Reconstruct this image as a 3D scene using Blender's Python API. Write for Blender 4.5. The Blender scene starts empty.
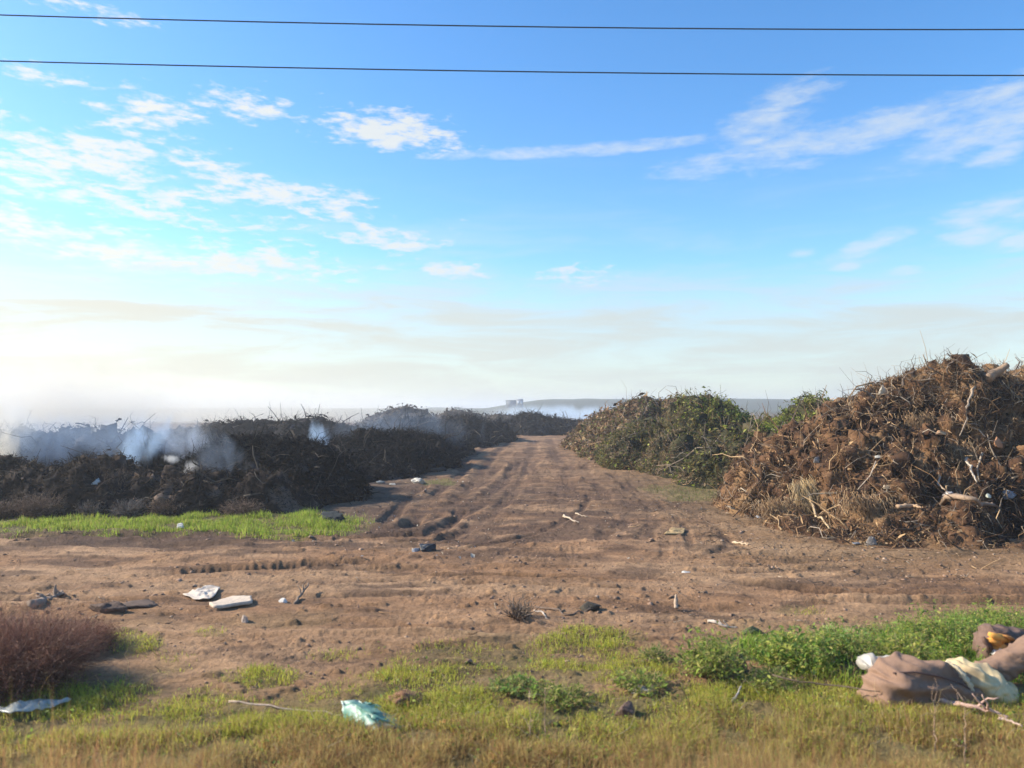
import bpy, math
import numpy as np
from mathutils import Vector
C = bpy.context.scene
COL = C.collection
R = math.radians
# ------------------------------------------------------------------ camera
H = 2.2
F = 768.0                      # focal length in pixels of a 1024 wide frame
PITCH = math.atan(24 / 768)
cd = bpy.data.cameras.new('camera'); cam = bpy.data.objects.new('camera', cd); COL.objects.link(cam)
cam.location = (0, 0, H); cam.rotation_euler = (R(90) + PITCH, 0, 0)
cd.sensor_width = 36; cd.lens = 36 * F / 1024; cd.clip_start = .05; cd.clip_end = 9000
cd.dof.use_dof = True; cd.dof.focus_distance = 22; cd.dof.aperture_fstop = 1.7
C.camera = cam
# ------------------------------------------------------------------ world, sun, exposure
SUN_AZ, SUN_EL = R(-80), R(31)      # azimuth measured from +Y (view direction), negative to the left
C.view_settings.view_transform = 'Standard'; C.view_settings.look = 'None'
C.view_settings.gamma = 1; C.view_settings.use_curve_mapping = False
C.view_settings.exposure = 0.93
C.render.engine = 'CYCLES'
C.cycles.use_denoising = True
C.cycles.max_bounces = 6; C.cycles.diffuse_bounces = 3; C.cycles.transparent_max_bounces = 8
C.cycles.volume_bounces = 1; C.cycles.volume_step_rate = 1.5; C.cycles.volume_max_steps = 64
sd = bpy.data.lights.new('sun', 'SUN'); sd.energy = 4.4; sd.angle = R(.6); sd.color = (1, .90, .74)
sun = bpy.data.objects.new('sun', sd); COL.objects.link(sun)
sdir = Vector((math.sin(SUN_AZ) * math.cos(SUN_EL), math.cos(SUN_AZ) * math.cos(SUN_EL), math.sin(SUN_EL)))
sun.rotation_euler = sdir.to_track_quat('Z', 'Y').to_euler(); sun.location = sdir * 60
W = bpy.data.worlds.new('World'); C.world = W; W.use_nodes = True
SKY_STRENGTH = .115


class NT:
    """small helper for node trees"""
    def __init__(s, tree): s.t = tree; s.n = tree.nodes; s.l = tree.links
    def node(s, kind, **kw):
        n = s.n.new(kind)
        for k, v in kw.items(): setattr(n, k, v)
        return n
    def set(s, sock, v):
        if hasattr(v, 'is_output') or isinstance(v, bpy.types.NodeSocket): s.l.new(v, sock)
        else: sock.default_value = v
    def m(s, op, a, b=0.0, c=0.0, clamp=False):
        n = s.n.new('ShaderNodeMath'); n.operation = op; n.use_clamp = clamp
        s.set(n.inputs[0], a); s.set(n.inputs[1], b); s.set(n.inputs[2], c)
        return n.outputs[0]
    def smooth(s, v, a, b):
        n = s.n.new('ShaderNodeMapRange'); n.interpolation_type = 'SMOOTHSTEP'
        s.set(n.inputs['Value'], v); s.set(n.inputs['From Min'], a); s.set(n.inputs['From Max'], b)
        return n.outputs[0]
    def mix(s, f, a, b, blend='MIX'):
        n = s.n.new('ShaderNodeMix'); n.data_type = 'RGBA'; n.blend_type = blend
        s.set(n.inputs[0], f); s.set(n.inputs[6], a); s.set(n.inputs[7], b)
        return n.outputs[2]
    def noise(s, vec, scale, detail=5, rough=.6, dist=0.0):
        n = s.n.new('ShaderNodeTexNoise'); s.l.new(vec, n.inputs['Vector'])
        n.inputs['Scale'].default_value = scale; n.inputs['Detail'].default_value = detail
        n.inputs['Roughness'].default_value = rough; n.inputs['Distortion'].default_value = dist
        return n.outputs['Fac']


def azel(px, py):
    """direction of a pixel of the photograph as (azimuth, elevation) on the sky"""
    a = math.atan2((384 - py), F) + PITCH
    x = (px - 512) / math.hypot(F, 384 - py)
    return math.atan2(x, math.cos(a)), math.atan(math.tan(a) * math.cos(math.atan2(x, math.cos(a))))


def build_world():
    T = NT(W.node_tree); W.node_tree.nodes.clear()
    tc = T.node('ShaderNodeTexCoord').outputs['Generated']
    sp = T.node('ShaderNodeSeparateXYZ'); T.l.new(tc, sp.inputs[0])
    az = T.m('ARCTAN2', sp.outputs[0], sp.outputs[1])
    el = T.m('ARCSINE', sp.outputs[2])
    sky = T.node('ShaderNodeTexSky', sky_type='NISHITA', sun_disc=False)
    sky.sun_elevation = SUN_EL; sky.sun_rotation = SUN_AZ
    sky.air_density = 1.0; sky.dust_density = .55; sky.ozone_density = 2.0; sky.altitude = 50
    hs = T.node('ShaderNodeHueSaturation'); T.l.new(sky.outputs[0], hs.inputs['Color'])
    hs.inputs['Saturation'].default_value = 1.27
    col = T.mix(1.0, hs.outputs[0], (1.0, 1.12, 1.2, 1), 'MULTIPLY')
    # cloud field in (azimuth, elevation)
    cv = T.node('ShaderNodeCombineXYZ'); T.l.new(az, cv.inputs[0]); T.l.new(T.m('MULTIPLY', el, 3.2), cv.inputs[1])
    n1 = T.noise(cv.outputs[0], 9, 9, .62, .35)
    n2 = T.noise(cv.outputs[0], 34, 5, .6, .2)
    cv2 = T.node('ShaderNodeCombineXYZ'); T.l.new(az, cv2.inputs[0]); T.l.new(T.m('MULTIPLY', el, 7), cv2.inputs[1]); cv2.inputs[2].default_value = 3.3
    n3 = T.noise(cv2.outputs[0], 5, 7, .62, .5)

    def blob(px, py, hw, hh, tilt=0):
        a0, e0 = azel(px, py); t = R(tilt)
        dx = T.m('SUBTRACT', az, a0); dy = T.m('SUBTRACT', el, e0)
        u = T.m('ADD', T.m('MULTIPLY', dx, math.cos(t)), T.m('MULTIPLY', dy, math.sin(t)))
        v = T.m('SUBTRACT', T.m('MULTIPLY', dy, math.cos(t)), T.m('MULTIPLY', dx, math.sin(t)))
        r2 = T.m('ADD', T.m('POWER', T.m('ABSOLUTE', T.m('DIVIDE', u, hw / F)), 2.0), T.m('POWER', T.m('ABSOLUTE', T.m('DIVIDE', v, hh / F)), 2.0))
        return T.m('SUBTRACT', 1.0, r2)

    def union(bl):
        o = bl[0]
        for b in bl[1:]: o = T.m('MAXIMUM', o, b)
        return o
    # dense flaky clouds
    flaky = union([blob(60, 165, 240, 40, -8), blob(270, 190, 190, 22, -9), blob(-40, 140, 140, 30, -5), blob(150, 118, 90, 34, -8), blob(240, 103, 60, 20, 0),
                   blob(385, 128, 110, 26, -3), blob(55, 78, 40, 14), blob(60, 0, 90, 12), blob(20, 232, 110, 24, -3),
                   blob(190, 255, 250, 26, -2), blob(390, 238, 70, 18, -4), blob(580, 275, 60, 14), blob(460, 270, 50, 12)])
    noisy = T.m('ADD', T.m('MULTIPLY', T.m('SUBTRACT', n1, .5), 5.0), T.m('MULTIPLY', T.m('SUBTRACT', n2, .5), 4.6))
    f1 = T.smooth(T.m('ADD', T.m('MULTIPLY', T.m('MAXIMUM', flaky, -2.0), 1.5), noisy), .55, 2.0)
    # smooth wisps on the right
    wisp = union([blob(860, 134, 210, 19, 6), blob(770, 118, 62, 26, 22), blob(600, 149, 190, 7, 2), blob(985, 104, 60, 12, 20), blob(1010, 118, 120, 26, 10),
                  blob(1000, 154, 32, 11, 12), blob(970, 238, 34, 9, 6), blob(868, 245, 46, 9, 18), blob(800, 253, 20, 6), blob(1022, 242, 24, 9, 8),
                  blob(846, 267, 16, 5), blob(1000, 210, 60, 14, 3), blob(905, 270, 22, 5)])
    f2 = T.smooth(T.m('ADD', T.m('MAXIMUM', wisp, -1.5), T.m('MULTIPLY', T.m('ADD', T.m('MULTIPLY', T.m('SUBTRACT', n1, .5), 2.8), T.m('MULTIPLY', T.m('SUBTRACT', n2, .5), 2.0)), 1.0)), -.1, 1.6)
    # low milky veil over the horizon
    top = T.m('ADD', azel(512, 282)[1], T.m('MULTIPLY', T.m('SUBTRACT', n3, .5), .10))
    top = T.m('SUBTRACT', top, T.m('MULTIPLY', T.m('ADD', az, 0), .012))
    f3 = T.m('MULTIPLY', T.smooth(T.m('SUBTRACT', top, el), -.04, .07), T.m('ADD', .72, T.m('MULTIPLY', T.smooth(n3, .35, .6), .28)))
    left = T.smooth(T.m('MULTIPLY', az, -1.0), -.25, .75)
    thin = T.m('MULTIPLY', T.smooth(n3, .42, .75), T.smooth(T.m('SUBTRACT', .36, el), 0, .25))
    c_sun = (3.3, 3.2, 2.75, 1); c_far = (2.65, 2.8, 2.85, 1)
    lowc = T.mix(left, (2.25, 2.4, 2.28, 1), (2.85, 2.6, 2.0, 1))
    k = 1.0 / SKY_STRENGTH * .16
    def sc(c):
        return T.mix(1.0, c, (k, k, k, 1), 'MULTIPLY')
    glowc = T.mix(left, c_far, c_sun)
    col = T.mix(T.m('MULTIPLY', thin, .30), col, sc(glowc))
    col = T.mix(T.m('MULTIPLY', f3, .86), col, sc(lowc))
    col = T.mix(T.m('MULTIPLY', f2, .62), col, sc(glowc))
    col = T.mix(T.m('MULTIPLY', f1, .88), col, sc(glowc))
    bg = T.node('ShaderNodeBackground'); T.l.new(col, bg.inputs[0]); bg.inputs[1].default_value = SKY_STRENGTH
    out = T.node('ShaderNodeOutputWorld'); T.l.new(bg.outputs[0], out.inputs[0])


build_world()
W.cycles.sampling_method = 'MANUAL'; W.cycles.sample_map_resolution = 512

# ------------------------------------------------------------------ numeric helpers
rng = np.random.default_rng(7)


def gp(px, py, z=0.0):
    """the world point at height z seen at a pixel of the photograph"""
    dx = (px - 512) / F; dz = (384 - py) / F
    c, s = math.cos(PITCH), math.sin(PITCH)
    wy = c - dz * s; wz = s + dz * c
    t = (z - H) / wz
    return np.array([dx * t, wy * t, z])


def at(px, py, d):
    """the world point at distance d along +Y seen at a pixel"""
    dx = (px - 512) / F; dz = (384 - py) / F
    c, s = math.cos(PITCH), math.sin(PITCH)
    wy = c - dz * s; wz = s + dz * c
    return np.array([dx * d / wy, d, H + wz * d / wy])


def _h(ix, iy, iz, seed):
    n = (ix * 374761393 + iy * 668265263 + iz * 2147483647 * 3 + seed * 974711) & 0xFFFFFFFF
    n = ((n ^ (n >> 13)) * 1274126177) & 0xFFFFFFFF
    n = ((n ^ (n >> 16)) * 2246822519) & 0xFFFFFFFF
    return ((n ^ (n >> 15)) & 0xFFFFFF) / float(0xFFFFFF) * 2 - 1


def vn(x, y, z=None, seed=0):
    """smooth value noise -1..1"""
    x = np.asarray(x, float); y = np.asarray(y, float)
    z = np.zeros_like(x) if z is None else np.asarray(z, float)
    fx, fy, fz = np.floor(x), np.floor(y), np.floor(z)
    ix, iy, iz = fx.astype(np.int64), fy.astype(np.int64), fz.astype(np.int64)
    u, v, w = x - fx, y - fy, z - fz
    u = u * u * (3 - 2 * u); v = v * v * (3 - 2 * v); w = w * w * (3 - 2 * w)
    def c(a, b, d): return _h(ix + a, iy + b, iz + d, seed)
    if not np.any(w):
        return (c(0, 0, 0) * (1 - u) + c(1, 0, 0) * u) * (1 - v) + (c(0, 1, 0) * (1 - u) + c(1, 1, 0) * u) * v
    lo = (c(0, 0, 0) * (1 - u) + c(1, 0, 0) * u) * (1 - v) + (c(0, 1, 0) * (1 - u) + c(1, 1, 0) * u) * v
    hi = (c(0, 0, 1) * (1 - u) + c(1, 0, 1) * u) * (1 - v) + (c(0, 1, 1) * (1 - u) + c(1, 1, 1) * u) * v
    return lo * (1 - w) + hi * w


def fbm(x, y, z=None, octv=4, seed=0, gain=.5, lac=2.03, ridge=False):
    a = 1.0; t = 0; s = 0
    x = np.asarray(x, float); y = np.asarray(y, float)
    for k in range(octv):
        n = vn(x, y, z, seed + k * 17)
        if ridge: n = 1 - 2 * np.abs(n)
        s = s + n * a; t += a; a *= gain
        x = x * lac + 5.3; y = y * lac + 1.7
        if z is not None: z = np.asarray(z) * lac + 2.1
    return s / t


def sstep(v, a, b):
    t = np.clip((v - a) / (b - a), 0, 1); return t * t * (3 - 2 * t)


def mesh(name, V, Fs, col=None, mat=None, parent=None, smooth=False, link=True):
    """V (n,3); Fs: list of (m,k) index arrays; col (n,3) point colours"""
    me = bpy.data.meshes.new(name)
    if not isinstance(Fs, (list, tuple)): Fs = [Fs]
    Fs = [np.asarray(f, np.int32) for f in Fs if len(f)]
    V = np.asarray(V, np.float32)
    loops = np.concatenate([f.ravel() for f in Fs]); tot = np.concatenate([np.full(len(f), f.shape[1]) for f in Fs])
    st = np.concatenate([[0], np.cumsum(tot)[:-1]])
    me.vertices.add(len(V)); me.vertices.foreach_set('co', V.ravel())
    me.loops.add(len(loops)); me.loops.foreach_set('vertex_index', loops)
    me.polygons.add(len(tot)); me.polygons.foreach_set('loop_start', st.astype(np.int32)); me.polygons.foreach_set('loop_total', tot.astype(np.int32))
    me.update(calc_edges=True); me.validate()
    if smooth: me.polygons.foreach_set('use_smooth', np.ones(len(me.polygons), bool))
    if col is not None:
        a = me.color_attributes.new('tint', 'FLOAT_COLOR', 'POINT')
        cc = np.ones((len(V), 4), np.float32); cc[:, :3] = col; a.data.foreach_set('color', cc.ravel())
    o = bpy.data.objects.new(name, me)
    if mat: me.materials.append(mat)
    if link: COL.objects.link(o)
    if parent: o.parent = parent
    return o


def tag(o, label, cat, group=None, kind=None):
    if label: o['label'] = label
    if cat: o['category'] = cat
    if group: o['group'] = group
    if kind: o['kind'] = kind
    return o


def thing(name, label, cat, loc=(0, 0, 0), group=None):
    o = bpy.data.objects.new(name, None); COL.objects.link(o); o.location = loc; o.empty_display_size = .2
    return tag(o, label, cat, group)


class Geo:
    """accumulates vertices, faces and colours of one mesh; `o` is the origin the mesh is stored relative to"""
    def __init__(s, o=(0, 0, 0)): s.V = []; s.F = {}; s.C = []; s.n = 0; s.o = np.array(o, float)
    def add(s, V, Fl, col):
        V = np.asarray(V, float); col = np.asarray(col, float)
        if col.ndim == 1: col = np.tile(col, (len(V), 1))
        s.V.append(V); s.C.append(col)
        for f in (Fl if isinstance(Fl, list) else [Fl]):
            f = np.asarray(f)
            if len(f): s.F.setdefault(f.shape[1], []).append(f + s.n)
        s.n += len(V)
    def build(s, name, mat, parent=None, smooth=False):
        return mesh(name, np.concatenate(s.V) - s.o, [np.concatenate(f) for f in s.F.values()], np.concatenate(s.C), mat, parent, smooth)


def unit(v): return v / np.maximum(np.linalg.norm(v, axis=-1, keepdims=True), 1e-9)


def sticks(P, D, L, Rr, col, bend=.25, seg=4, sides=4, rg=rng):
    """many tapered, bent sticks: P base (n,3), D direction, L length, Rr radius, col (n,3)"""
    n = len(P); D = unit(np.asarray(D, float)); L = np.broadcast_to(L, n); Rr = np.broadcast_to(Rr, n)
    a = unit(np.cross(D, rg.normal(size=(n, 3)))); b = np.cross(D, a)
    t = np.linspace(0, 1, seg + 1)
    bd = rg.normal(size=n) * bend; kink = rg.normal(size=(n, seg + 1, 2)) * bend * .22
    cen = P[:, None] + D[:, None] * (t[None, :, None] * L[:, None, None]) + a[:, None] * ((bd[:, None] * t ** 2 + kink[:, :, 0]) * L[:, None] * (t > 0))[:, :, None] + b[:, None] * (kink[:, :, 1] * L[:, None] * (t > 0))[:, :, None]
    rad = Rr[:, None] * (1 - .75 * t)[None, :]
    ang = np.arange(sides) / sides * 2 * np.pi
    ring = a[:, None, None] * np.cos(ang)[None, None, :, None] + b[:, None, None] * np.sin(ang)[None, None, :, None]
    V = cen[:, :, None] + ring * rad[:, :, None, None]
    V = V.reshape(-1, 3)
    k = np.arange(sides); base = (np.arange(n) * (seg + 1) * sides)[:, None, None] + (np.arange(seg) * sides)[None, :, None]
    f = np.stack([base + k, base + (k + 1) % sides, base + sides + (k + 1) % sides, base + sides + k], -1).reshape(-1, 4)
    cap = ((np.arange(n) * (seg + 1) + seg) * sides)[:, None] + k[None]
    cap0 = (np.arange(n) * (seg + 1) * sides)[:, None] + k[::-1][None]
    c = np.repeat(np.broadcast_to(col, (n, 3)), (seg + 1) * sides, 0)
    return V, [f, cap, cap0] if sides == 4 else [f, cap, cap0], c


def leaves(P, N, size, asp, col, rg=rng, fold=.25):
    """many folded diamond leaves centred on P, facing roughly N"""
    n = len(P); size = np.broadcast_to(size, n); asp = np.broadcast_to(asp, n)
    N = unit(N + rg.normal(size=(n, 3)) * .6); a = unit(np.cross(N, rg.normal(size=(n, 3)))); b = np.cross(N, a)
    s = size[:, None]; w = (size * asp)[:, None]
    V = np.stack([P - a * s, P + b * w + N * w * fold, P + a * s - N * s * fold, P - b * w + N * w * fold], 1).reshape(-1, 3)
    i = np.arange(n) * 4
    f = np.concatenate([np.stack([i, i + 1, i + 2], 1), np.stack([i, i + 2, i + 3], 1)])
    return V, f, np.repeat(np.broadcast_to(col, (n, 3)), 4, 0)


def blades(P, h, w, lean, col, rg=rng, down=None, curl=1.0):
    """many curved grass blades; P base (n,3)"""
    n = len(P); h = np.broadcast_to(h, n)[:, None]; w = np.broadcast_to(w, n)[:, None]
    th = rg.uniform(0, 2 * np.pi, n); d = np.stack([np.cos(th), np.sin(th), 0 * th], 1)
    ph = rg.uniform(0, 2 * np.pi, n); s = np.stack([np.cos(ph), np.sin(ph), 0 * th], 1)
    ln = (np.abs(rg.normal(size=n)) * lean)[:, None]
    up = np.array([0, 0, 1.])
    m = P + up * h * .55 + d * h * ln * .3; tip = P + up * h * (1 - .25 * np.minimum(ln, 2) * curl) + d * h * ln
    V = np.stack([P - s * w, P + s * w, m + s * w * .75, m - s * w * .75, tip], 1).reshape(-1, 3)
    i = np.arange(n) * 5
    f4 = np.stack([i, i + 1, i + 2, i + 3], 1); f3 = np.stack([i + 3, i + 2, i + 4], 1)
    c = np.repeat(np.broadcast_to(col, (n, 3)), 5, 0).copy()
    return V, [f4, f3], c


def pick(pal, n, rg=rng, jit=.18):
    pal = np.asarray(pal, float); c = pal[rg.integers(0, len(pal), n)]
    return np.clip(c * (1 + rg.normal(size=(n, 1)) * jit), .003, .9)


# ------------------------------------------------------------------ materials
def material(name, build):
    m = bpy.data.materials.new(name); m.use_nodes = True; m.node_tree.nodes.clear()
    T = NT(m.node_tree); out = T.node('ShaderNodeOutputMaterial'); build(T, out); return m


def tint_mat(name, rough=.85, var=.35, scale=30, bump=.3, bscale=60, trans=0.0, spec=.25):
    def b(T, out):
        at_ = T.node('ShaderNodeAttribute', attribute_name='tint').outputs['Color']
        tc = T.node('ShaderNodeTexCoord').outputs['Object']
        n = T.noise(tc, scale, 5, .65)
        f = T.m('ADD', T.m('MULTIPLY', T.m('SUBTRACT', n, .5), var * 4), 1.0)
        cc = T.node('ShaderNodeCombineXYZ'); [T.l.new(f, cc.inputs[i]) for i in range(3)]
        c = T.mix(1.0, at_, cc.outputs[0], 'MULTIPLY')
        p = T.node('ShaderNodeBsdfPrincipled'); T.l.new(c, p.inputs['Base Color']); p.inputs['Roughness'].default_value = rough
        p.inputs['Specular IOR Level'].default_value = spec
        sh = p.outputs[0]
        if bump:
            bn = T.node('ShaderNodeBump'); bn.inputs['Strength'].default_value = bump; bn.inputs['Distance'].default_value = .03
            T.l.new(T.noise(tc, bscale, 6, .7), bn.inputs['Height']); T.l.new(bn.outputs[0], p.inputs['Normal'])
        if trans:
            tr = T.node('ShaderNodeBsdfTranslucent'); T.l.new(c, tr.inputs[0])
            mx = T.node('ShaderNodeMixShader'); mx.inputs[0].default_value = trans
            T.l.new(sh, mx.inputs[1]); T.l.new(tr.outputs[0], mx.inputs[2]); sh = mx.outputs[0]
        T.l.new(sh, out.inputs[0])
    return material(name, b)


M_soil = tint_mat('pile_soil', .95, .45, 9, .8, 25)
M_litter = tint_mat('dry_litter', .9, .25, 14, 0, trans=.15)
M_wood = tint_mat('dead_wood', .85, .3, 25, .25, 90)
M_leaf = tint_mat('green_leaf', .6, .2, 12, 0, trans=.48)
M_grass = tint_mat('grass_blade', .6, .12, 2.2, 0, trans=.5)
M_char = tint_mat('charred_litter', .95, .4, 7, 0, spec=.1)
M_stone = tint_mat('stone', .9, .25, 12, .5, 40)
M_plastic = tint_mat('thin_plastic', .35, .12, 8, .15, 30, trans=.35, spec=.5)
M_cloth = tint_mat('woven_cloth', .95, .16, 22, .3, 160)
M_metal = tint_mat('cable', .5, .05, 5, 0)


def ground_build(T, out):
    at_ = T.node('ShaderNodeAttribute', attribute_name='tint').outputs['Color']
    tc = T.node('ShaderNodeNewGeometry').outputs['Position']
    n1 = T.noise(tc, 3.0, 8, .7); n2 = T.noise(tc, 22, 6, .75); n3 = T.noise(tc, .45, 5, .6)
    f = T.m('ADD', T.m('ADD', T.m('MULTIPLY', T.m('SUBTRACT', n1, .5), 1.7), T.m('MULTIPLY', T.m('SUBTRACT', n2, .5), 1.7)), T.m('ADD', T.m('MULTIPLY', T.m('SUBTRACT', n3, .5), .7), 1.0))
    cc = T.node('ShaderNodeCombineXYZ'); [T.l.new(f, cc.inputs[i]) for i in range(3)]
    c = T.mix(1.0, at_, cc.outputs[0], 'MULTIPLY')
    p = T.node('ShaderNodeBsdfPrincipled'); T.l.new(c, p.inputs['Base Color']); p.inputs['Roughness'].default_value = .92
    p.inputs['Specular IOR Level'].default_value = .2
    bn = T.node('ShaderNodeBump'); bn.inputs['Strength'].default_value = 1; bn.inputs['Distance'].default_value = .05
    T.l.new(T.noise(tc, 26, 8, .75), bn.inputs['Height']); T.l.new(bn.outputs[0], p.inputs['Normal'])
    T.l.new(p.outputs[0], out.inputs[0])


M_ground = material('trodden_earth', ground_build)

# ------------------------------------------------------------------ ground
# tyre ruts: pixel polylines, half width (m), depth (m), tread strength
RUTS = [
    ([(-150, 530), (60, 527), (180, 529), (300, 531), (400, 528), (440, 515), (470, 490), (500, 465)], .2, .10, .2),
    ([(-150, 538), (60, 537), (200, 537), (330, 541), (430, 533), (478, 505), (505, 480), (520, 460)], .18, .11, .2),
    ([(-150, 546), (60, 545), (220, 545), (370, 546), (440, 540), (492, 515), (520, 488)], .14, .07, .2),
    ([(120, 580), (185, 573), (240, 570), (320, 565), (420, 562)], .17, .09, .8),
    ([(-150, 580), (0, 577), (80, 576), (150, 577)], .25, .04, 1.0),
    ([(-120, 604), (60, 600), (140, 603), (230, 600), (310, 588), (420, 574), (520, 568)], .08, .07, .2),
    ([(380, 528), (394, 514), (408, 498), (430, 482)], .16, .15, .3),
    ([(402, 530), (422, 514), (432, 498), (455, 480), (470, 462)], .18, .19, .3),
    ([(480, 566), (505, 562), (540, 557), (580, 549), (606, 540), (622, 528), (632, 512), (628, 495)], .12, .06, .6),
    ([(420, 556), (450, 551), (490, 545), (520, 538), (555, 526), (582, 510), (592, 492)], .09, .08, .5),
    ([(440, 530), (455, 520), (462, 508), (470, 500)], .16, .14, .4),
    ([(470, 545), (462, 532), (466, 518)], .14, .10, .4),
    ([(600, 545), (612, 520), (606, 495), (585, 475)], .15, .06, .7),
    ([(640, 545), (655, 520), (640, 495), (610, 472)], .15, .06, .7),
    ([(690, 560), (735, 545), (700, 515), (650, 492), (610, 470)], .12, .05, .6),
    ([(455, 470), (468, 458), (480, 450), (500, 440)], .2, .10, 1.0),
    ([(475, 480), (487, 464), (497, 452), (512, 440)], .2, .10, 1.0),
    ([(500, 500), (520, 470), (530, 452), (535, 440)], .3, .06, .8),
    ([(570, 510), (565, 480), (556, 455), (548, 438)], .3, .06, .8),
    ([(700, 575), (760, 583), (850, 590), (940, 592), (1080, 590)], .12, .10, .3),
    ([(730, 590), (800, 597), (900, 600), (1080, 600)], .08, .07, .2),
    ([(640, 570), (720, 572), (800, 569), (900, 571), (1000, 575)], .10, .05, .3),
    ([(560, 600), (700, 606), (850, 607), (1080, 612)], .09, .04, .3),
    ([(150, 620), (260, 628), (340, 622), (430, 631), (520, 624), (610, 630)], .07, .05, .5),
    ([(280, 598), (370, 590), (470, 586), (600, 588), (700, 592)], .08, .05, .4),
    ([(330, 640), (420, 648), (520, 641), (600, 650)], .06, .06, .5),
]
for _o in (0.3, 2, 4.4):        # the fan of wheel marks that swing from the cross track into the road
    RUTS.append(([(300 - 20 * _o, 552 + 7 * _o), (400, 549 + 7 * _o), (455 + 8 * _o, 540 + 5 * _o), (490 + 13 * _o, 520 + 3 * _o), (512 + 13 * _o, 495), (524 + 9 * _o, 468)], .07 + .02 * (_o % 3), .024 + .012 * (_o % 2), .6))
    RUTS.append(([(640 + 30 * _o, 572 - 3 * _o), (660 + 16 * _o, 556 - 4 * _o), (664 + 10 * _o, 532 - 4 * _o), (640 + 8 * _o, 500), (606 + 5 * _o, 472)], .07 + .02 * (_o % 2), .018 + .01 * (_o % 3), .6))
RUTW = [(np.array([gp(*p)[:2] for p in pl]), w, d, tr) for pl, w, d, tr in RUTS]
_r = np.random.default_rng(3)
for k in range(26):       # lesser wheel marks along the cross track and down the road
    if k < 16:
        y0 = _r.uniform(7.2, 13); x0 = _r.uniform(-9, 5); ln = _r.uniform(2, 7); sl = _r.normal() * .08
        xs = np.linspace(0, ln, 5); pl = np.stack([x0 + xs, y0 + sl * xs + _r.normal(size=5) * .07], 1)
        RUTW.append((pl, _r.uniform(.04, .11), _r.uniform(.02, .05), .6))
    else:
        y0 = _r.uniform(13, 40); x0 = _r.uniform(-1.5, 3.5); ln = _r.uniform(5, 14)
        ys = np.linspace(0, ln, 5); pl = np.stack([x0 + ys * .035 + _r.normal(size=5) * .16, y0 + ys], 1)
        RUTW.append((pl, _r.uniform(.12, .25), _r.uniform(.03, .07), .9))


def pix_of(x, y):
    """ground position -> where it sits in the photograph (only for laying out the plan of the site)"""
    y = np.maximum(y, .2)
    return 512 + x / y * F, 408 + H / y * F


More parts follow.
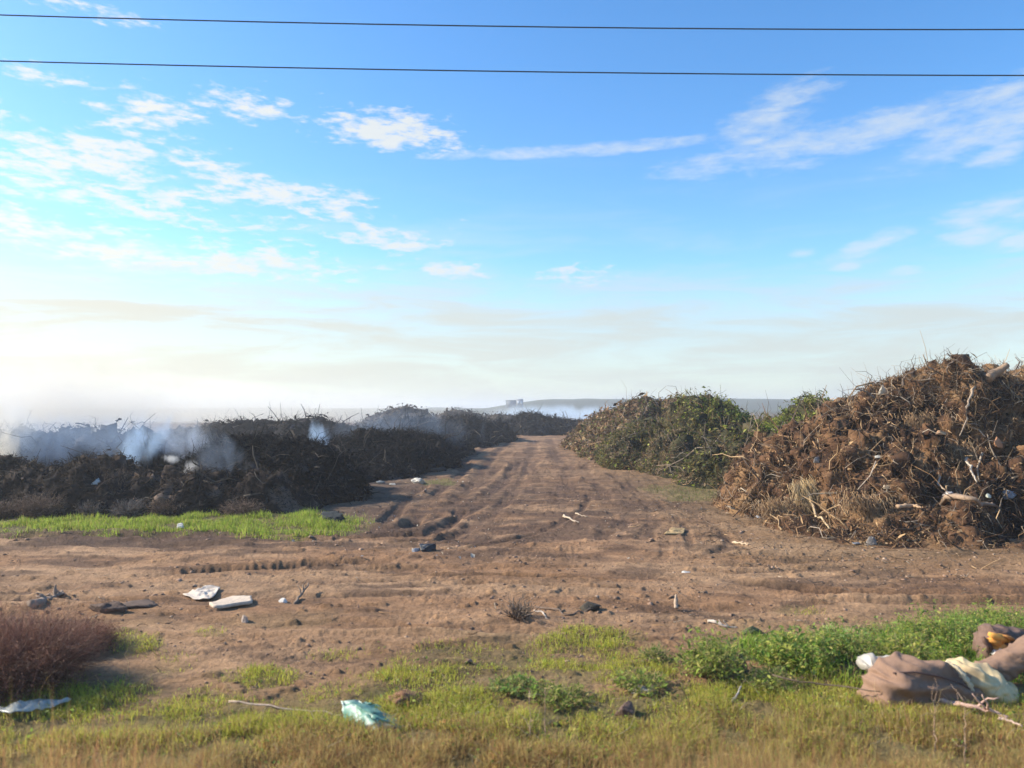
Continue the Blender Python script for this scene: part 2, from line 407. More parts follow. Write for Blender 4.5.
def ground_fields(x, y, fine=True):
    """height, mud amount, grass amount at world x, y"""
    h = .05 * fbm(x * .35, y * .35, octv=3, seed=1) + .025 * fbm(x * 1.3, y * 1.3, octv=3, seed=2)
    mud = np.zeros_like(x)
    for pl, w, d, tr in RUTW:
        lo = pl.min(0) - 4 * w; hi = pl.max(0) + 4 * w
        m = (x > lo[0]) & (x < hi[0]) & (y > lo[1]) & (y < hi[1])
        if not m.any(): continue
        xm, ym = x[m], y[m]
        wob = .35 * w * vn(xm * 1.7, ym * 1.7, seed=9) + .12 * w * vn(xm * 5, ym * 5, seed=10)
        best = np.full(len(xm), 1e9); sb = np.zeros(len(xm)); acc = 0; end = np.ones(len(xm))
        tot = np.linalg.norm(np.diff(pl, axis=0), axis=1).sum()
        for a, b in zip(pl[:-1], pl[1:]):
            ab = b - a; L2 = (ab ** 2).sum(); L = math.sqrt(L2)
            t = np.clip(((xm - a[0]) * ab[0] + (ym - a[1]) * ab[1]) / L2, 0, 1)
            dd = np.hypot(xm - a[0] - t * ab[0], ym - a[1] - t * ab[1])
            q = dd < best; best[q] = dd[q]; sb[q] = acc + t[q] * L; acc += L
        fade = (1 - .58 * sstep(ym, 12, 14.5)) * sstep(np.minimum(sb, tot - sb), 0, 1.1) * np.clip(.55 + .7 * vn(xm * .6, ym * .6, seed=12 + len(pl) + int(w * 1000)), .05, 1.1)
        dd = np.abs(best + wob)
        g = np.exp(-(dd / w) ** 4); berm = np.exp(-((dd - 1.7 * w) / (.55 * w)) ** 2)
        tread = 1 + tr * .22 * np.sin(sb * 2 * np.pi / .11 + 2 * vn(xm * 3, ym * 3, seed=14)) * (ym < 11) + .18 * vn(xm * 3, ym * 3, seed=15) + .25 * vn(xm * 11, ym * 11, seed=16)
        h[m] += fade * d * (-g * tread + .32 * berm * (1 + .4 * vn(xm * 9, ym * 9, seed=13)))
        mud[m] = np.maximum(mud[m], g * np.clip(fade * d * (11 + 24 * sstep(ym, 12, 14.5)), 0, 1))
    # lumps: stretched along the track in the foreground, along the road further off
    near = 1 - sstep(y, 11.5, 14.5)
    bump = fbm(x * 1.1, y * 4.5, octv=4, seed=21) * near + fbm(x * 3.2, y * 1.2, octv=4, seed=22) * (1 - near)
    h += .035 * bump
    if fine:
        h += .014 * fbm(x * 6, y * 9, octv=4, seed=23, gain=.6) * (1 + .8 * vn(x * .7, y * .7, seed=8))
        h += .010 * fbm(x * 17, y * 22, octv=3, seed=25, gain=.65) * (1 + vn(x * 1.1, y * 1.1, seed=26))
        cl = fbm(x * 4, y * 7, octv=3, seed=24); h += .028 * sstep(cl, .38, .6)
    h[y > 70] *= .5
    # far landfill plateau
    h += 5.9 * sstep(y + 25 * vn(x * .01, y * .01, seed=30), 330, 420) * (sstep(x, -25, 20) * .85 + .12) * (1 - .0 * x)
    h += 1.2 * sstep(y, 120, 320) + 1.3 * sstep(y, 250, 400) * fbm(x * .022, y * .01, octv=4, seed=31)
    u, v = pix_of(x, y)
    n = fbm(x * .9, y * .9, octv=4, seed=40); n2 = fbm(x * 3, y * 3, octv=3, seed=41)
    g = sstep(v + 48 * n + 22 * n2, 655, 705) * (y < 9)
    def patch(px, py, rx, ry, s=1.0):
        q = ((u - px) / rx) ** 2 + ((v - py) / ry) ** 2
        return s * sstep(1 - q + .7 * n + .5 * n2, 0, .7)
    strip = sstep(v + 5 * n, 514, 519) * (1 - sstep(v + 5 * n2, 530, 536)) * (1 - sstep(u + 25 * n2, 340, 375)) * (y < 25) * (.8 + .2 * n)
    ps = [strip, patch(960, 640, 110, 30), patch(800, 652, 70, 22), patch(712, 662, 30, 16), patch(130, 640, 45, 12, .8), patch(210, 632, 25, 6, .5),
          patch(590, 640, 60, 20, .7), patch(290, 525, 90, 14, .7), patch(440, 482, 22, 4, .8), patch(690, 492, 60, 9, .6), patch(545, 645, 40, 8, .5),
          patch(640, 655, 30, 12, .5), patch(800, 605, 30, 6, .4), patch(350, 650, 60, 8, .3), patch(260, 672, 60, 14, .8), patch(470, 655, 120, 16, .55), patch(600, 665, 110, 20, .7), patch(430, 672, 120, 16, .7)]
    for p in ps: g = np.maximum(g, p)
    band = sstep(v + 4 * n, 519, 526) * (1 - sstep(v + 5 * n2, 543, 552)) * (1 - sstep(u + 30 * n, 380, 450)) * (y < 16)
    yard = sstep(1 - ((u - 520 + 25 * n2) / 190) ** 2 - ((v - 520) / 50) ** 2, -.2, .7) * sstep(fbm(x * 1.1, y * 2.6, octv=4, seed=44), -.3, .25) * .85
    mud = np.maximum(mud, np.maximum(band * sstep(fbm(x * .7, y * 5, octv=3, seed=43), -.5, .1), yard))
    return h, mud, np.clip(g, 0, 1), (n, n2, u, v)


def zg(x, y):
    h, *_ = ground_fields(np.atleast_1d(float(x)), np.atleast_1d(float(y)), False); return float(h[0])


def make_ground():
    pr = np.concatenate([np.arange(880, 430, -2.2), np.arange(430, 100, -.75), np.arange(100, 20, -.5), np.arange(20, 3, -.4), [2.4, 1.9, 1.5, 1.2, 1.0, .9]])
    y = H * F / pr
    core = np.linspace(-.76, .76, 1150); wing = .76 + np.linspace(.01, 1, 40) ** 2 * 3
    t = np.concatenate([-wing[::-1], core, wing])
    Y, X = np.meshgrid(y, t, indexing='ij'); X = X * (Y + .4)
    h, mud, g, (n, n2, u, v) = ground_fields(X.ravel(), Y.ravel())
    V = np.stack([X.ravel(), Y.ravel(), h], 1)
    x, yy = X.ravel(), Y.ravel()
    base = np.array([.31, .172, .088]); pale = np.array([.42, .255, .14]); dark = np.array([.085, .05, .034]); green = np.array([.17, .15, .05]); grey = np.array([.17, .13, .10])
    k = sstep(fbm(x * .5, yy * 1.6, octv=4, seed=50), -.35, .45)[:, None]
    c = base * (1 - k) + pale * k
    leftdark = (sstep(-x - 0.35 * (40 - yy) * 0 , 1.6, 3.2) * sstep(yy, 12.5, 15.5))[:, None]      # sooty soil beside the burnt heaps
    leftdark = np.maximum(leftdark, (sstep(yy, 55, 80)[:, None]) * .9)
    c = c * (1 - .72 * leftdark) + grey * .45 * .72 * leftdark
    road = (sstep(yy, 12.5, 18) * (1 - leftdark[:, 0]))[:, None]; c = c * (1 - .30 * road)
    st = sstep(fbm(x * 1.2, yy * 3.4, octv=4, seed=51), .05, .45)[:, None] * .62
    c = c * (1 - st) + dark * st
    right = (sstep(x, 1.5, 5) * sstep(yy, 9.5, 11.5) * (1 - sstep(yy, 24, 30)))[:, None]
    c = c * (1 - .38 * right) + np.array([.17, .12, .06]) * .38 * right
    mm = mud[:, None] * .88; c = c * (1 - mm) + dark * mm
    gg = g[:, None] * .75; c = c * (1 - gg) + green * gg
    moss = sstep(fbm(x * .8, yy * 1.5, octv=3, seed=52), .1, .5)[:, None] * (.25 * sstep(v, 590, 640))[:, None]
    c = c * (1 - moss) + np.array([.2, .17, .07]) * moss
    far = sstep(yy, 100, 300)[:, None]
    fc = np.array([.06, .068, .04]) * (1 + .5 * fbm(x * .06, yy * .06, octv=4, seed=53)[:, None]); c = c * (1 - far) + fc * far
    nr, nc = Y.shape; i = np.arange(nr * nc).reshape(nr, nc)
    f = np.stack([i[:-1, :-1].ravel(), i[:-1, 1:].ravel(), i[1:, 1:].ravel(), i[1:, :-1].ravel()], 1)
    # the sheet behind and beside the camera
    b = np.array([(-3000, -300, -.1), (3000, -300, -.1), (3000, y[0] + .0, -.1), (-3000, y[0] + .0, -.1)], float)
    V = np.concatenate([V, b]); c = np.concatenate([c, np.tile(green * 1.2, (4, 1))])
    q = np.array([[len(V) - 4, len(V) - 3, len(V) - 2, len(V) - 1]])
    tag(mesh('ground', V, [f, q], c, M_ground, smooth=True), 'reddish brown trodden earth with tyre ruts and mossy patches', 'ground', kind='structure')


make_ground()

# ------------------------------------------------------------------ heaps
class Heap:
    """a heap: lumps = list of (x, y, rx, ry, h, p) domes; the surface is a fine displaced sheet that carries litter, sticks and leaves"""
    def __init__(s, lumps, step, seed, rough=.25, dents=(), fr=1.3, fine=.10):
        s.l = lumps; s.step = step; s.seed = seed; s.rough = rough; s.dents = dents; s.fr = fr; s.fine = fine
        L = np.array([(a - c, b - d, a + c, b + d) for a, b, c, d, *_ in lumps])
        x0, y0 = L[:, :2].min(0) - .3; x1, y1 = L[:, 2:].max(0) + .3
        s.c = np.array([(x0 + x1) / 2, (y0 + y1) / 2, 0])
        xs = np.arange(x0, x1, step); ys = np.arange(y0, y1, step)
        Y, X = np.meshgrid(ys, xs, indexing='ij'); s.shape = X.shape; x, y = X.ravel(), Y.ravel()
        z = np.full(len(x), -.3)
        wx = x + .3 * rough * 3 * fbm(x * .8, y * .8, octv=3, seed=seed + 1); wy = y + .3 * rough * 3 * fbm(x * .8, y * .8, octv=3, seed=seed + 2)
        for a, b, rx, ry, h, p in lumps:
            q = np.sqrt(((wx - a) / rx) ** 2 + ((wy - b) / ry) ** 2)
            z = np.maximum(z, np.where(q < 1.15, h * (1 - q ** p) , -.3)); 
        up = np.clip(z / .5, 0, 1)
        z = z + up * rough * (1.5 * fbm(x * fr * .6, y * fr * .6, octv=3, seed=seed + 3) + .7 * np.maximum(fbm(x * fr * 1.6, y * fr * 1.6, octv=3, seed=seed + 4, ridge=True), -.2))
        for a, b, r, d in dents:
            z = z - d * np.exp(-(((x - a) ** 2 + (y - b) ** 2) / r ** 2) ** 1.5) * (z > .0)
        Z = z.reshape(s.shape)
        gx = np.gradient(Z, step, axis=1).ravel(); gy = np.gradient(Z, step, axis=0).ravel()
        N = unit(np.stack([-gx, -gy, np.ones_like(gx)], 1))
        P = np.stack([x, y, z], 1)
        f2 = 2.6 * fr
        d = fine * (fbm(P[:, 0] * f2, P[:, 1] * f2, P[:, 2] * f2, octv=4, seed=seed + 5, gain=.62) * 1.6 + .6 * fbm(P[:, 0] * f2 * 2, P[:, 1] * f2 * 2, P[:, 2] * f2 * 2, octv=2, seed=seed + 6, ridge=True))
        P = P + N * (d * up)[:, None]
        s.P, s.N, s.up, s.z = P, N, up, z
        s.cav = np.clip(.5 + 2.2 * d / fine * .4, 0, 1)
        s.rg = np.random.default_rng(seed)
        keep = (P[:, 2] > .0); s.keep = keep
        w = np.sqrt(1 + gx ** 2 + gy ** 2) * keep * np.where(y < s.c[1] + 100, 1, 1)
        vis = (-(N[:, 1] * (y)) - N[:, 0] * x + N[:, 2] * (H - z)) > -.15 * np.hypot(x, y)     # faces one could see
        s.w = w * vis; s.w = s.w / s.w.sum()
    def sheet(s, pal, mat, parent, name='soil', extra=None):
        nr, nc = s.shape; i = np.arange(nr * nc).reshape(nr, nc)
        f = np.stack([i[:-1, :-1].ravel(), i[:-1, 1:].ravel(), i[1:, 1:].ravel(), i[1:, :-1].ravel()], 1)
        f = f[(s.P[f][:, :, 2] > -.2).any(1)]
        used = np.unique(f); rm = np.full(len(s.P), -1); rm[used] = np.arange(len(used))
        P = s.P[used]; n = fbm(P[:, 0] * 2.4, P[:, 1] * 2.4, P[:, 2] * 2.4, octv=4, seed=s.seed + 7)
        k = np.clip(n * 1.3 + .5, 0, 1) * (len(pal) - 1); pal = np.array(pal); a = np.floor(k).astype(int).clip(0, len(pal) - 2); t = (k - a)[:, None]
        c = pal[a] * (1 - t) + pal[a + 1] * t
        return mesh(name, P - s.c, rm[f], c, mat, parent, smooth=True)
    def pts(s, n, where=None):
        w = s.w if where is None else s.w * where(s.P)
        w = w / w.sum(); i = s.rg.choice(len(s.P), n, p=w)
        return s.P[i] + s.rg.normal(size=(n, 3)) * s.step * .5, s.N[i]
    def litter(s, n, pal, size, asp=.35, lift=.03, where=None):
        P, N = s.pts(n, where); sz = np.minimum(s.rg.lognormal(math.log(size), .45, n), size * 1.9)
        V = leaves(P + N * (s.rg.random((n, 1)) * lift), N, sz, asp * s.rg.uniform(.5, 1.6, n), pick(pal, n, s.rg), s.rg)
        return V
    def twigs(s, n, pal, length, rad, out=.5, up=.25, bend=.3, where=None, seg=4, sides=3, down=0):
        P, N = s.pts(n, where); T = unit(np.cross(N, s.rg.normal(size=(n, 3))))
        D = T + N * (out * s.rg.random((n, 1)) ** 1.5) + np.array([0, 0, 1.]) * up * s.rg.normal(size=(n, 1)) - np.array([0, 0, down])
        L = np.minimum(s.rg.lognormal(math.log(length), .45, n), length * 1.7)
        return sticks(P - unit(D) * (L * .25)[:, None], D, L, rad * s.rg.uniform(.5, 1.5, n) * (L / length) ** .5, pick(pal, n, s.rg), bend, seg, sides, s.rg)


def heap_thing(hp, name, label, cat, group=None):
    return thing(name, label, cat, tuple(hp.c), group)


def layer(hp, parent, name, mat, parts):
    g = Geo(hp.c)
    for V, f, c in parts: g.add(V, f, c)
    return g.build(name, mat, parent)


BROWN = [(.02, .010, .006), (.055, .028, .015), (.12, .06, .03), (.18, .097, .046), (.26, .155, .075)]
DRY = [(.07, .038, .02), (.13, .07, .036), (.20, .115, .055), (.28, .165, .08), (.42, .28, .15), (.10, .06, .038), (.045, .028, .02)]
GREYW = [(.22, .17, .12), (.3, .24, .18), (.14, .11, .08), (.38, .31, .23)]
CHAR_ = [(.012, .011, .011), (.02, .017, .016), (.032, .026, .023), (.05, .038, .03)]
CHARL = [(.006, .006, .007), (.011, .012, .013), (.018, .018, .019), (.03, .027, .026), (.015, .018, .023)]

# --- big heap of uprooted plants and soil on the right
big = Heap([(11.1, 17.2, 6.0, 5.8, 2.7, 1.15), (9.6, 16.4, 2.4, 2.3, 2.74, 2.6), (11.6, 17.2, 3.4, 3, 2.72, 2.4), (7.6, 15.3, 2.4, 2.2, 1.5, 1.6), (6.1, 14.6, 1.4, 1.5, .7, 1.5),
            (9.4, 13.8, 3.0, 2.6, 1.15, 1.4), (7.3, 13.4, 2.1, 1.5, .55, 1.3), (6.7, 16.6, 2.2, 2.2, 1.75, 1.5), (8.2, 16.6, 2.0, 2.0, 2.45, 2.0), (7.3, 17.2, 2.0, 2.0, 2.05, 1.8)], .040, 100, .40,
           dents=[(5.6, 14.1, .4, .6), (7.9, 12.5, .5, .7), (8.4, 12.9, .6, 1.0), (9.0, 13.2, .6, .9), (7.1, 13.2, .4, .3), (8.9, 14.7, .45, .5), (6.6, 14.2, .35, .35), (8.4, 15.4, .5, .4), (7.6, 14.1, .3, .35), (5.8, 13.7, .35, .25), (9.9, 15.2, .6, .7)], fr=1.5, fine=.24)
root = heap_thing(big, 'plant_heap', 'tall heap of dry brown uprooted plants and soil beside the track', 'plant heap')
big.sheet(BROWN, M_soil, root, 'soil')
layer(big, root, 'litter', M_litter, [big.litter(20000, DRY, .022, .5, .05), big.litter(4500, DRY, .07, .16, .10)])
layer(big, root, 'twigs', M_wood, [big.twigs(15000, DRY, .16, .0055, .6, .2, .4), big.twigs(3800, DRY + GREYW, .4, .008, .5, .2, .35), big.twigs(1100, GREYW + DRY * 2, .75, .014, .6, .3, .3), big.twigs(170, GREYW + DRY * 3, .8, .026, .4, .1, .22, sides=5),
                                    big.twigs(3600, DRY + GREYW, .30, .008, .9, .25, .6, where=lambda P: (P[:, 2] > 2.2) * 1.0), big.twigs(60, GREYW + DRY, .4, .014, .8, .2, .5, where=lambda P: (P[:, 2] > 2.35) * 1.0)])
layer(big, root, 'root_clumps', M_wood, [big.twigs(9000, DRY[1:5], .22, .006, .3, .0, .6, where=lambda P: sstep(fbm(P[:, 0] * 1.6, P[:, 1] * 1.6, P[:, 2] * 1.6, octv=2, seed=77), .05, .3) + .01, down=.9)])

# --- green brush heap
brush = Heap([(7.0, 27.2, 2.2, 2.8, 2.0, 1.8), (9.0, 25.6, 2.6, 3.0, 1.55, 1.7), (5.6, 26.0, 1.5, 2.4, .85, 1.6), (7.3, 22.6, 1.9, 1.7, 1.0, 1.8), (10.4, 25.5, 2.4, 3.0, 1.85, 1.8), (4.9, 29.5, 1.6, 3.0, 1.15, 1.5), (6.0, 22.3, 1.3, 1.3, .55, 1.7), (12.5, 26, 3, 3, 2.0, 1.8)], .07, 200, .5,
             dents=[(6.3, 24.0, .6, .6), (7.6, 21.3, .5, .6), (8.6, 23.2, .8, .8), (5.4, 23.9, .5, .5)], fr=1.0, fine=.4)
OLIVE = [(.08, .085, .022), (.12, .12, .03), (.17, .155, .045), (.07, .07, .025), (.22, .18, .06), (.18, .12, .05), (.14, .13, .05), (.045, .055, .02)]
GREEN = [(.22, .27, .035), (.30, .34, .05), (.13, .17, .025), (.38, .37, .08)]
root = heap_thing(brush, 'brush_heap', 'heap of green and olive cut brush behind the brown plant heap', 'brush heap')
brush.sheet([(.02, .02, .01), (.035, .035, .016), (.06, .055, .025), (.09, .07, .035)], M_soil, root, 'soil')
bright = lambda P: sstep(fbm(P[:, 0] * .8, P[:, 1] * .8, P[:, 2] * 1.2, octv=2, seed=88), -.15, .25) + .03
bright2 = lambda P: sstep(fbm(P[:, 0] * .9 + 4, P[:, 1] * .9, P[:, 2] * 1.4, octv=2, seed=89), -.15, .2) * sstep(P[:, 0], 5.5, 8) + .02
brown = lambda P: .02 + np.clip(1 - bright(P), 0, 1) + 1.2 * (1 - sstep(P[:, 0] - (P[:, 1] - 25) * .3, 4.2, 6.0))
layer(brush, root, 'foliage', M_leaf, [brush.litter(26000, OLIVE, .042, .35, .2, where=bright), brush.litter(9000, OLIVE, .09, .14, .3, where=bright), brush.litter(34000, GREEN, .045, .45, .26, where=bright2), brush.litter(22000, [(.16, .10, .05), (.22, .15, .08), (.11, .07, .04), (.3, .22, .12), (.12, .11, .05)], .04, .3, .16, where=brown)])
layer(brush, root, 'twigs', M_wood, [brush.twigs(3200, GREYW + DRY, .45, .009, .8, .2, .3), brush.twigs(170, GREYW, 1.0, .018, .8, .3, .25), brush.twigs(700, OLIVE, .6, .01, 1.4, .6, .3, where=lambda P: (P[:, 2] > 1.5) * 1.0)])

# --- brown heap further along the right side
far_r = Heap([(6.2, 37.5, 3.0, 5.5, 2.35, 1.6), (8.6, 36, 3.6, 4, 2.35, 1.8), (5.0, 42, 2.2, 6, 1.6, 1.5), (4.8, 34.5, 1.6, 3.2, .9, 1.4)], .11, 300, .35, fr=.9, fine=.22)
root = heap_thing(far_r, 'plant_heap', 'brown heap of dead plants beyond the green brush where the track narrows', 'plant heap')
far_r.sheet([(.05, .035, .02), (.09, .06, .035), (.15, .095, .055), (.2, .13, .08)], M_soil, root, 'soil')
layer(far_r, root, 'litter', M_litter, [far_r.litter(20000, DRY + OLIVE[:3], .08, .4, .2)])
layer(far_r, root, 'twigs', M_wood, [far_r.twigs(3000, GREYW + DRY, .6, .014, .9, .3, .3)])

# --- burnt heaps on the left, from the near left along the track
def burnt(lumps, step, seed, label, rough=.3, dents=(), fr=1.0, fine=.16, nl=16000, nt=5000, ls=.05, tl=.35, pal=CHARL, gp_='burnt heaps on the left of the track'):
    low = {401: .9, 402: .78, 403: .72, 405: .78, 406: .85, 408: .55, 404: .68, 409: .8}.get(seed, .9)
    hp = Heap([(a, b, c, d, e * low, f) for a, b, c, d, e, f in lumps], step, seed, rough * 1.25, dents, fr, fine * 1.6); nl = int(nl * .55); nt = int(nt * .5)
    rt = heap_thing(hp, 'burnt_heap', label, 'burnt heap', gp_)
    hp.sheet([pal[0], pal[1], pal[2], pal[0], pal[3], tuple(2.6 * q for q in pal[3])], M_char, rt, 'ash_soil')
    layer(hp, rt, 'charred_litter', M_char, [hp.litter(nl, pal, ls, .4, .12)])
    br = [] if nt <= 1000 else [hp.twigs(nt // 14, [pal[1], pal[3], (.07, .06, .05), (.10, .085, .07)], tl * 2.0, .02 * max(1, ls / .05), .7, .2, .3)]
    zt = np.percentile(hp.P[hp.P[:, 2] > .1][:, 2], 75)
    if nt > 1000: layer(hp, rt, 'burnt_twigs', M_char, br + [hp.twigs(nt, pal, tl, .006 * (1 + seed % 7 * .1) * max(1, ls / .05), .7, .3, .35), hp.twigs(nt // 4, pal + [(.09, .07, .05)], tl * .9, .007 * max(1, ls / .05), 1.2, .6, .4, where=lambda P: (P[:, 2] > zt) * 1.0)])
    return hp


ledge = burnt([(-9.2, 17.3, 2.6, 1.9, .85, 2.4), (-12.5, 17.8, 3.0, 2.2, .85, 2.4), (-6.8, 16.9, 1.3, 1.3, .7, 2.2), (-5.6, 17.0, 1.4, 1.2, .62, 2.0), (-15.5, 18.2, 3.0, 2.2, .9, 2.4), (-10.8, 17.0, 1.6, 1.4, .8, 2)], .06, 401, 'low dark burnt bank just behind the bright grass strip', .14, fr=1.6, fine=.13, nl=22000, nt=9000, ls=.03, tl=.22, pal=[(.012, .010, .010), (.022, .016, .014), (.034, .025, .02), (.05, .036, .028), (.02, .018, .018)])
back = burnt([(-13.8, 22.6, 3.2, 2.2, 1.45, 2.2), (-17, 23, 3.2, 2.4, 1.6, 2.2), (-11.0, 22.0, 2.0, 1.8, 1.72, 2.2), (-20, 24, 3.4, 2.6, 1.75, 2), (-9.9, 20.6, 1.4, 1.3, 1.25, 2)], .07, 402, 'burnt heap at the far left sending up pale smoke', .42, fr=1.5, nl=22000, nt=7000, ls=.045, tl=.4)
burnt([(-5.9, 19.0, 2.2, 2.2, 1.55, 2.3), (-7.0, 20.0, 1.9, 2.0, 1.4, 2.0), (-5.0, 18.5, 1.1, 1.5, .8, 1.7), (-5.3, 20.2, 1.3, 2.0, 1.1, 2.0), (-6.2, 17.6, 1.5, 1.3, .75, 1.8), (-8.2, 20.6, 1.2, 1.4, 1.2, 2)], .06, 403, 'rounded black burnt heap between the blue smoke plumes', .28, nl=26000, nt=9000, ls=.04, tl=.35)
burnt([(-4.9, 26.8, 2.1, 2.8, 1.5, 2.2), (-4.0, 25.6, 1.2, 2.2, .7, 1.7), (-3.7, 29.5, 1.6, 2.6, 1.4, 1.9), (-5.3, 23.6, 1.4, 1.2, .45, 1.7)], .08, 404, 'ragged burnt heap right of the blue smoke, beginning the row along the track', .28, nl=22000, nt=7000, ls=.05, tl=.4)
burnt([(-4.3, 34.5, 2.1, 3.8, 1.55, 2.0), (-4.8, 38, 2.6, 3.8, 1.6, 2.0), (-3.2, 38, 1.3, 3.4, 1.0, 1.7)], .11, 405, 'middle burnt heap of the row along the track', .25, nl=14000, nt=5000, ls=.07, tl=.5)
burnt([(-2.8, 47, 1.8, 5.0, 1.3, 2.0), (-3.4, 51, 2.6, 6, 1.55, 2.0), (-1.2, 53, 1.5, 5, 1.1, 1.8)], .16, 406, 'burnt heap behind the middle one, partly veiled by smoke', .22, nl=9000, nt=3000, ls=.09, tl=.6)
burnt([(1.6, 66, 2.6, 5, 1.55, 2.2), (3.6, 67, 2.4, 5, 1.2, 2.2), (5.5, 68, 2.6, 4, 1.0, 2.0)], .18, 407, 'small dark burnt heap standing at the end of the track', .2, nl=8000, nt=2500, ls=.1, tl=.6)
burnt([(-11, 44, 4, 5, 2.0, 2.0), (-16, 45, 5, 5, 1.9, 2.0), (-7.5, 47, 3.4, 4.5, 1.75, 2.0)], .2, 408, 'smoky grey burnt heap seen in the gap behind the blue smoke', .35, nl=9000, nt=2500, ls=.1, tl=.7)
burnt([(-6, 88, 4, 6, 2.0, 1.8), (-1.5, 90, 3.4, 6, 1.6, 2.0), (-12, 84, 5, 6, 2.2, 2.0)], .3, 409, 'pale distant heap rising through smoke above the burnt row', .35, nl=6000, nt=1200, ls=.16, tl=.9, pal=[(.05, .045, .04), (.08, .07, .06), (.11, .09, .07), (.07, .06, .05), (.06, .05, .05)])

# ------------------------------------------------------------------ far building on the landfill skyline
bx0 = at(514, 405, 300)
bt = thing('far_building', 'small bluish building on the smoky skyline beyond the track', 'building', (bx0[0], 300, 2.2))


def box(g, x0, x1, y0, y1, z0, z1, col):
    V = np.array([(x, y, z) for z in (z0, z1) for y in (y0, y1) for x in (x0, x1)], float)
    g.add(V, np.array([(0, 2, 3, 1), (4, 5, 7, 6), (0, 1, 5, 4), (2, 6, 7, 3), (0, 4, 6, 2), (1, 3, 7, 5)]), col)


M_wall = tint_mat('far_wall', .8, .1, .5, 0)
g = Geo(); box(g, -3.2, .9, 0, 5, 0, 2.9, (.22, .24, .27)); g.build('wall', M_wall, bt)
g = Geo(); box(g, .9, 3.6, -.4, 5, 0, 3.5, (.25, .27, .3)); g.build('tower', M_wall, bt)
g = Geo(); box(g, -3.4, .9, -.2, 5.2, 2.9, 3.1, (.3, .32, .35)); g.build('roof', M_wall, bt)
for wx in (1.3, 2.4):
    g = Geo(); box(g, wx, wx + .8, -.45, -.35, 1.5, 2.6, (.75, .78, .8)); g.build('window', M_wall, bt)

# ------------------------------------------------------------------ grass
def scatter_ground(n, x0, x1, y0, y1, rg):
    y = np.exp(rg.uniform(np.log(y0), np.log(y1), n)); x = rg.uniform(x0, x1, n) * (y / y1) * 1.0
    return x, y


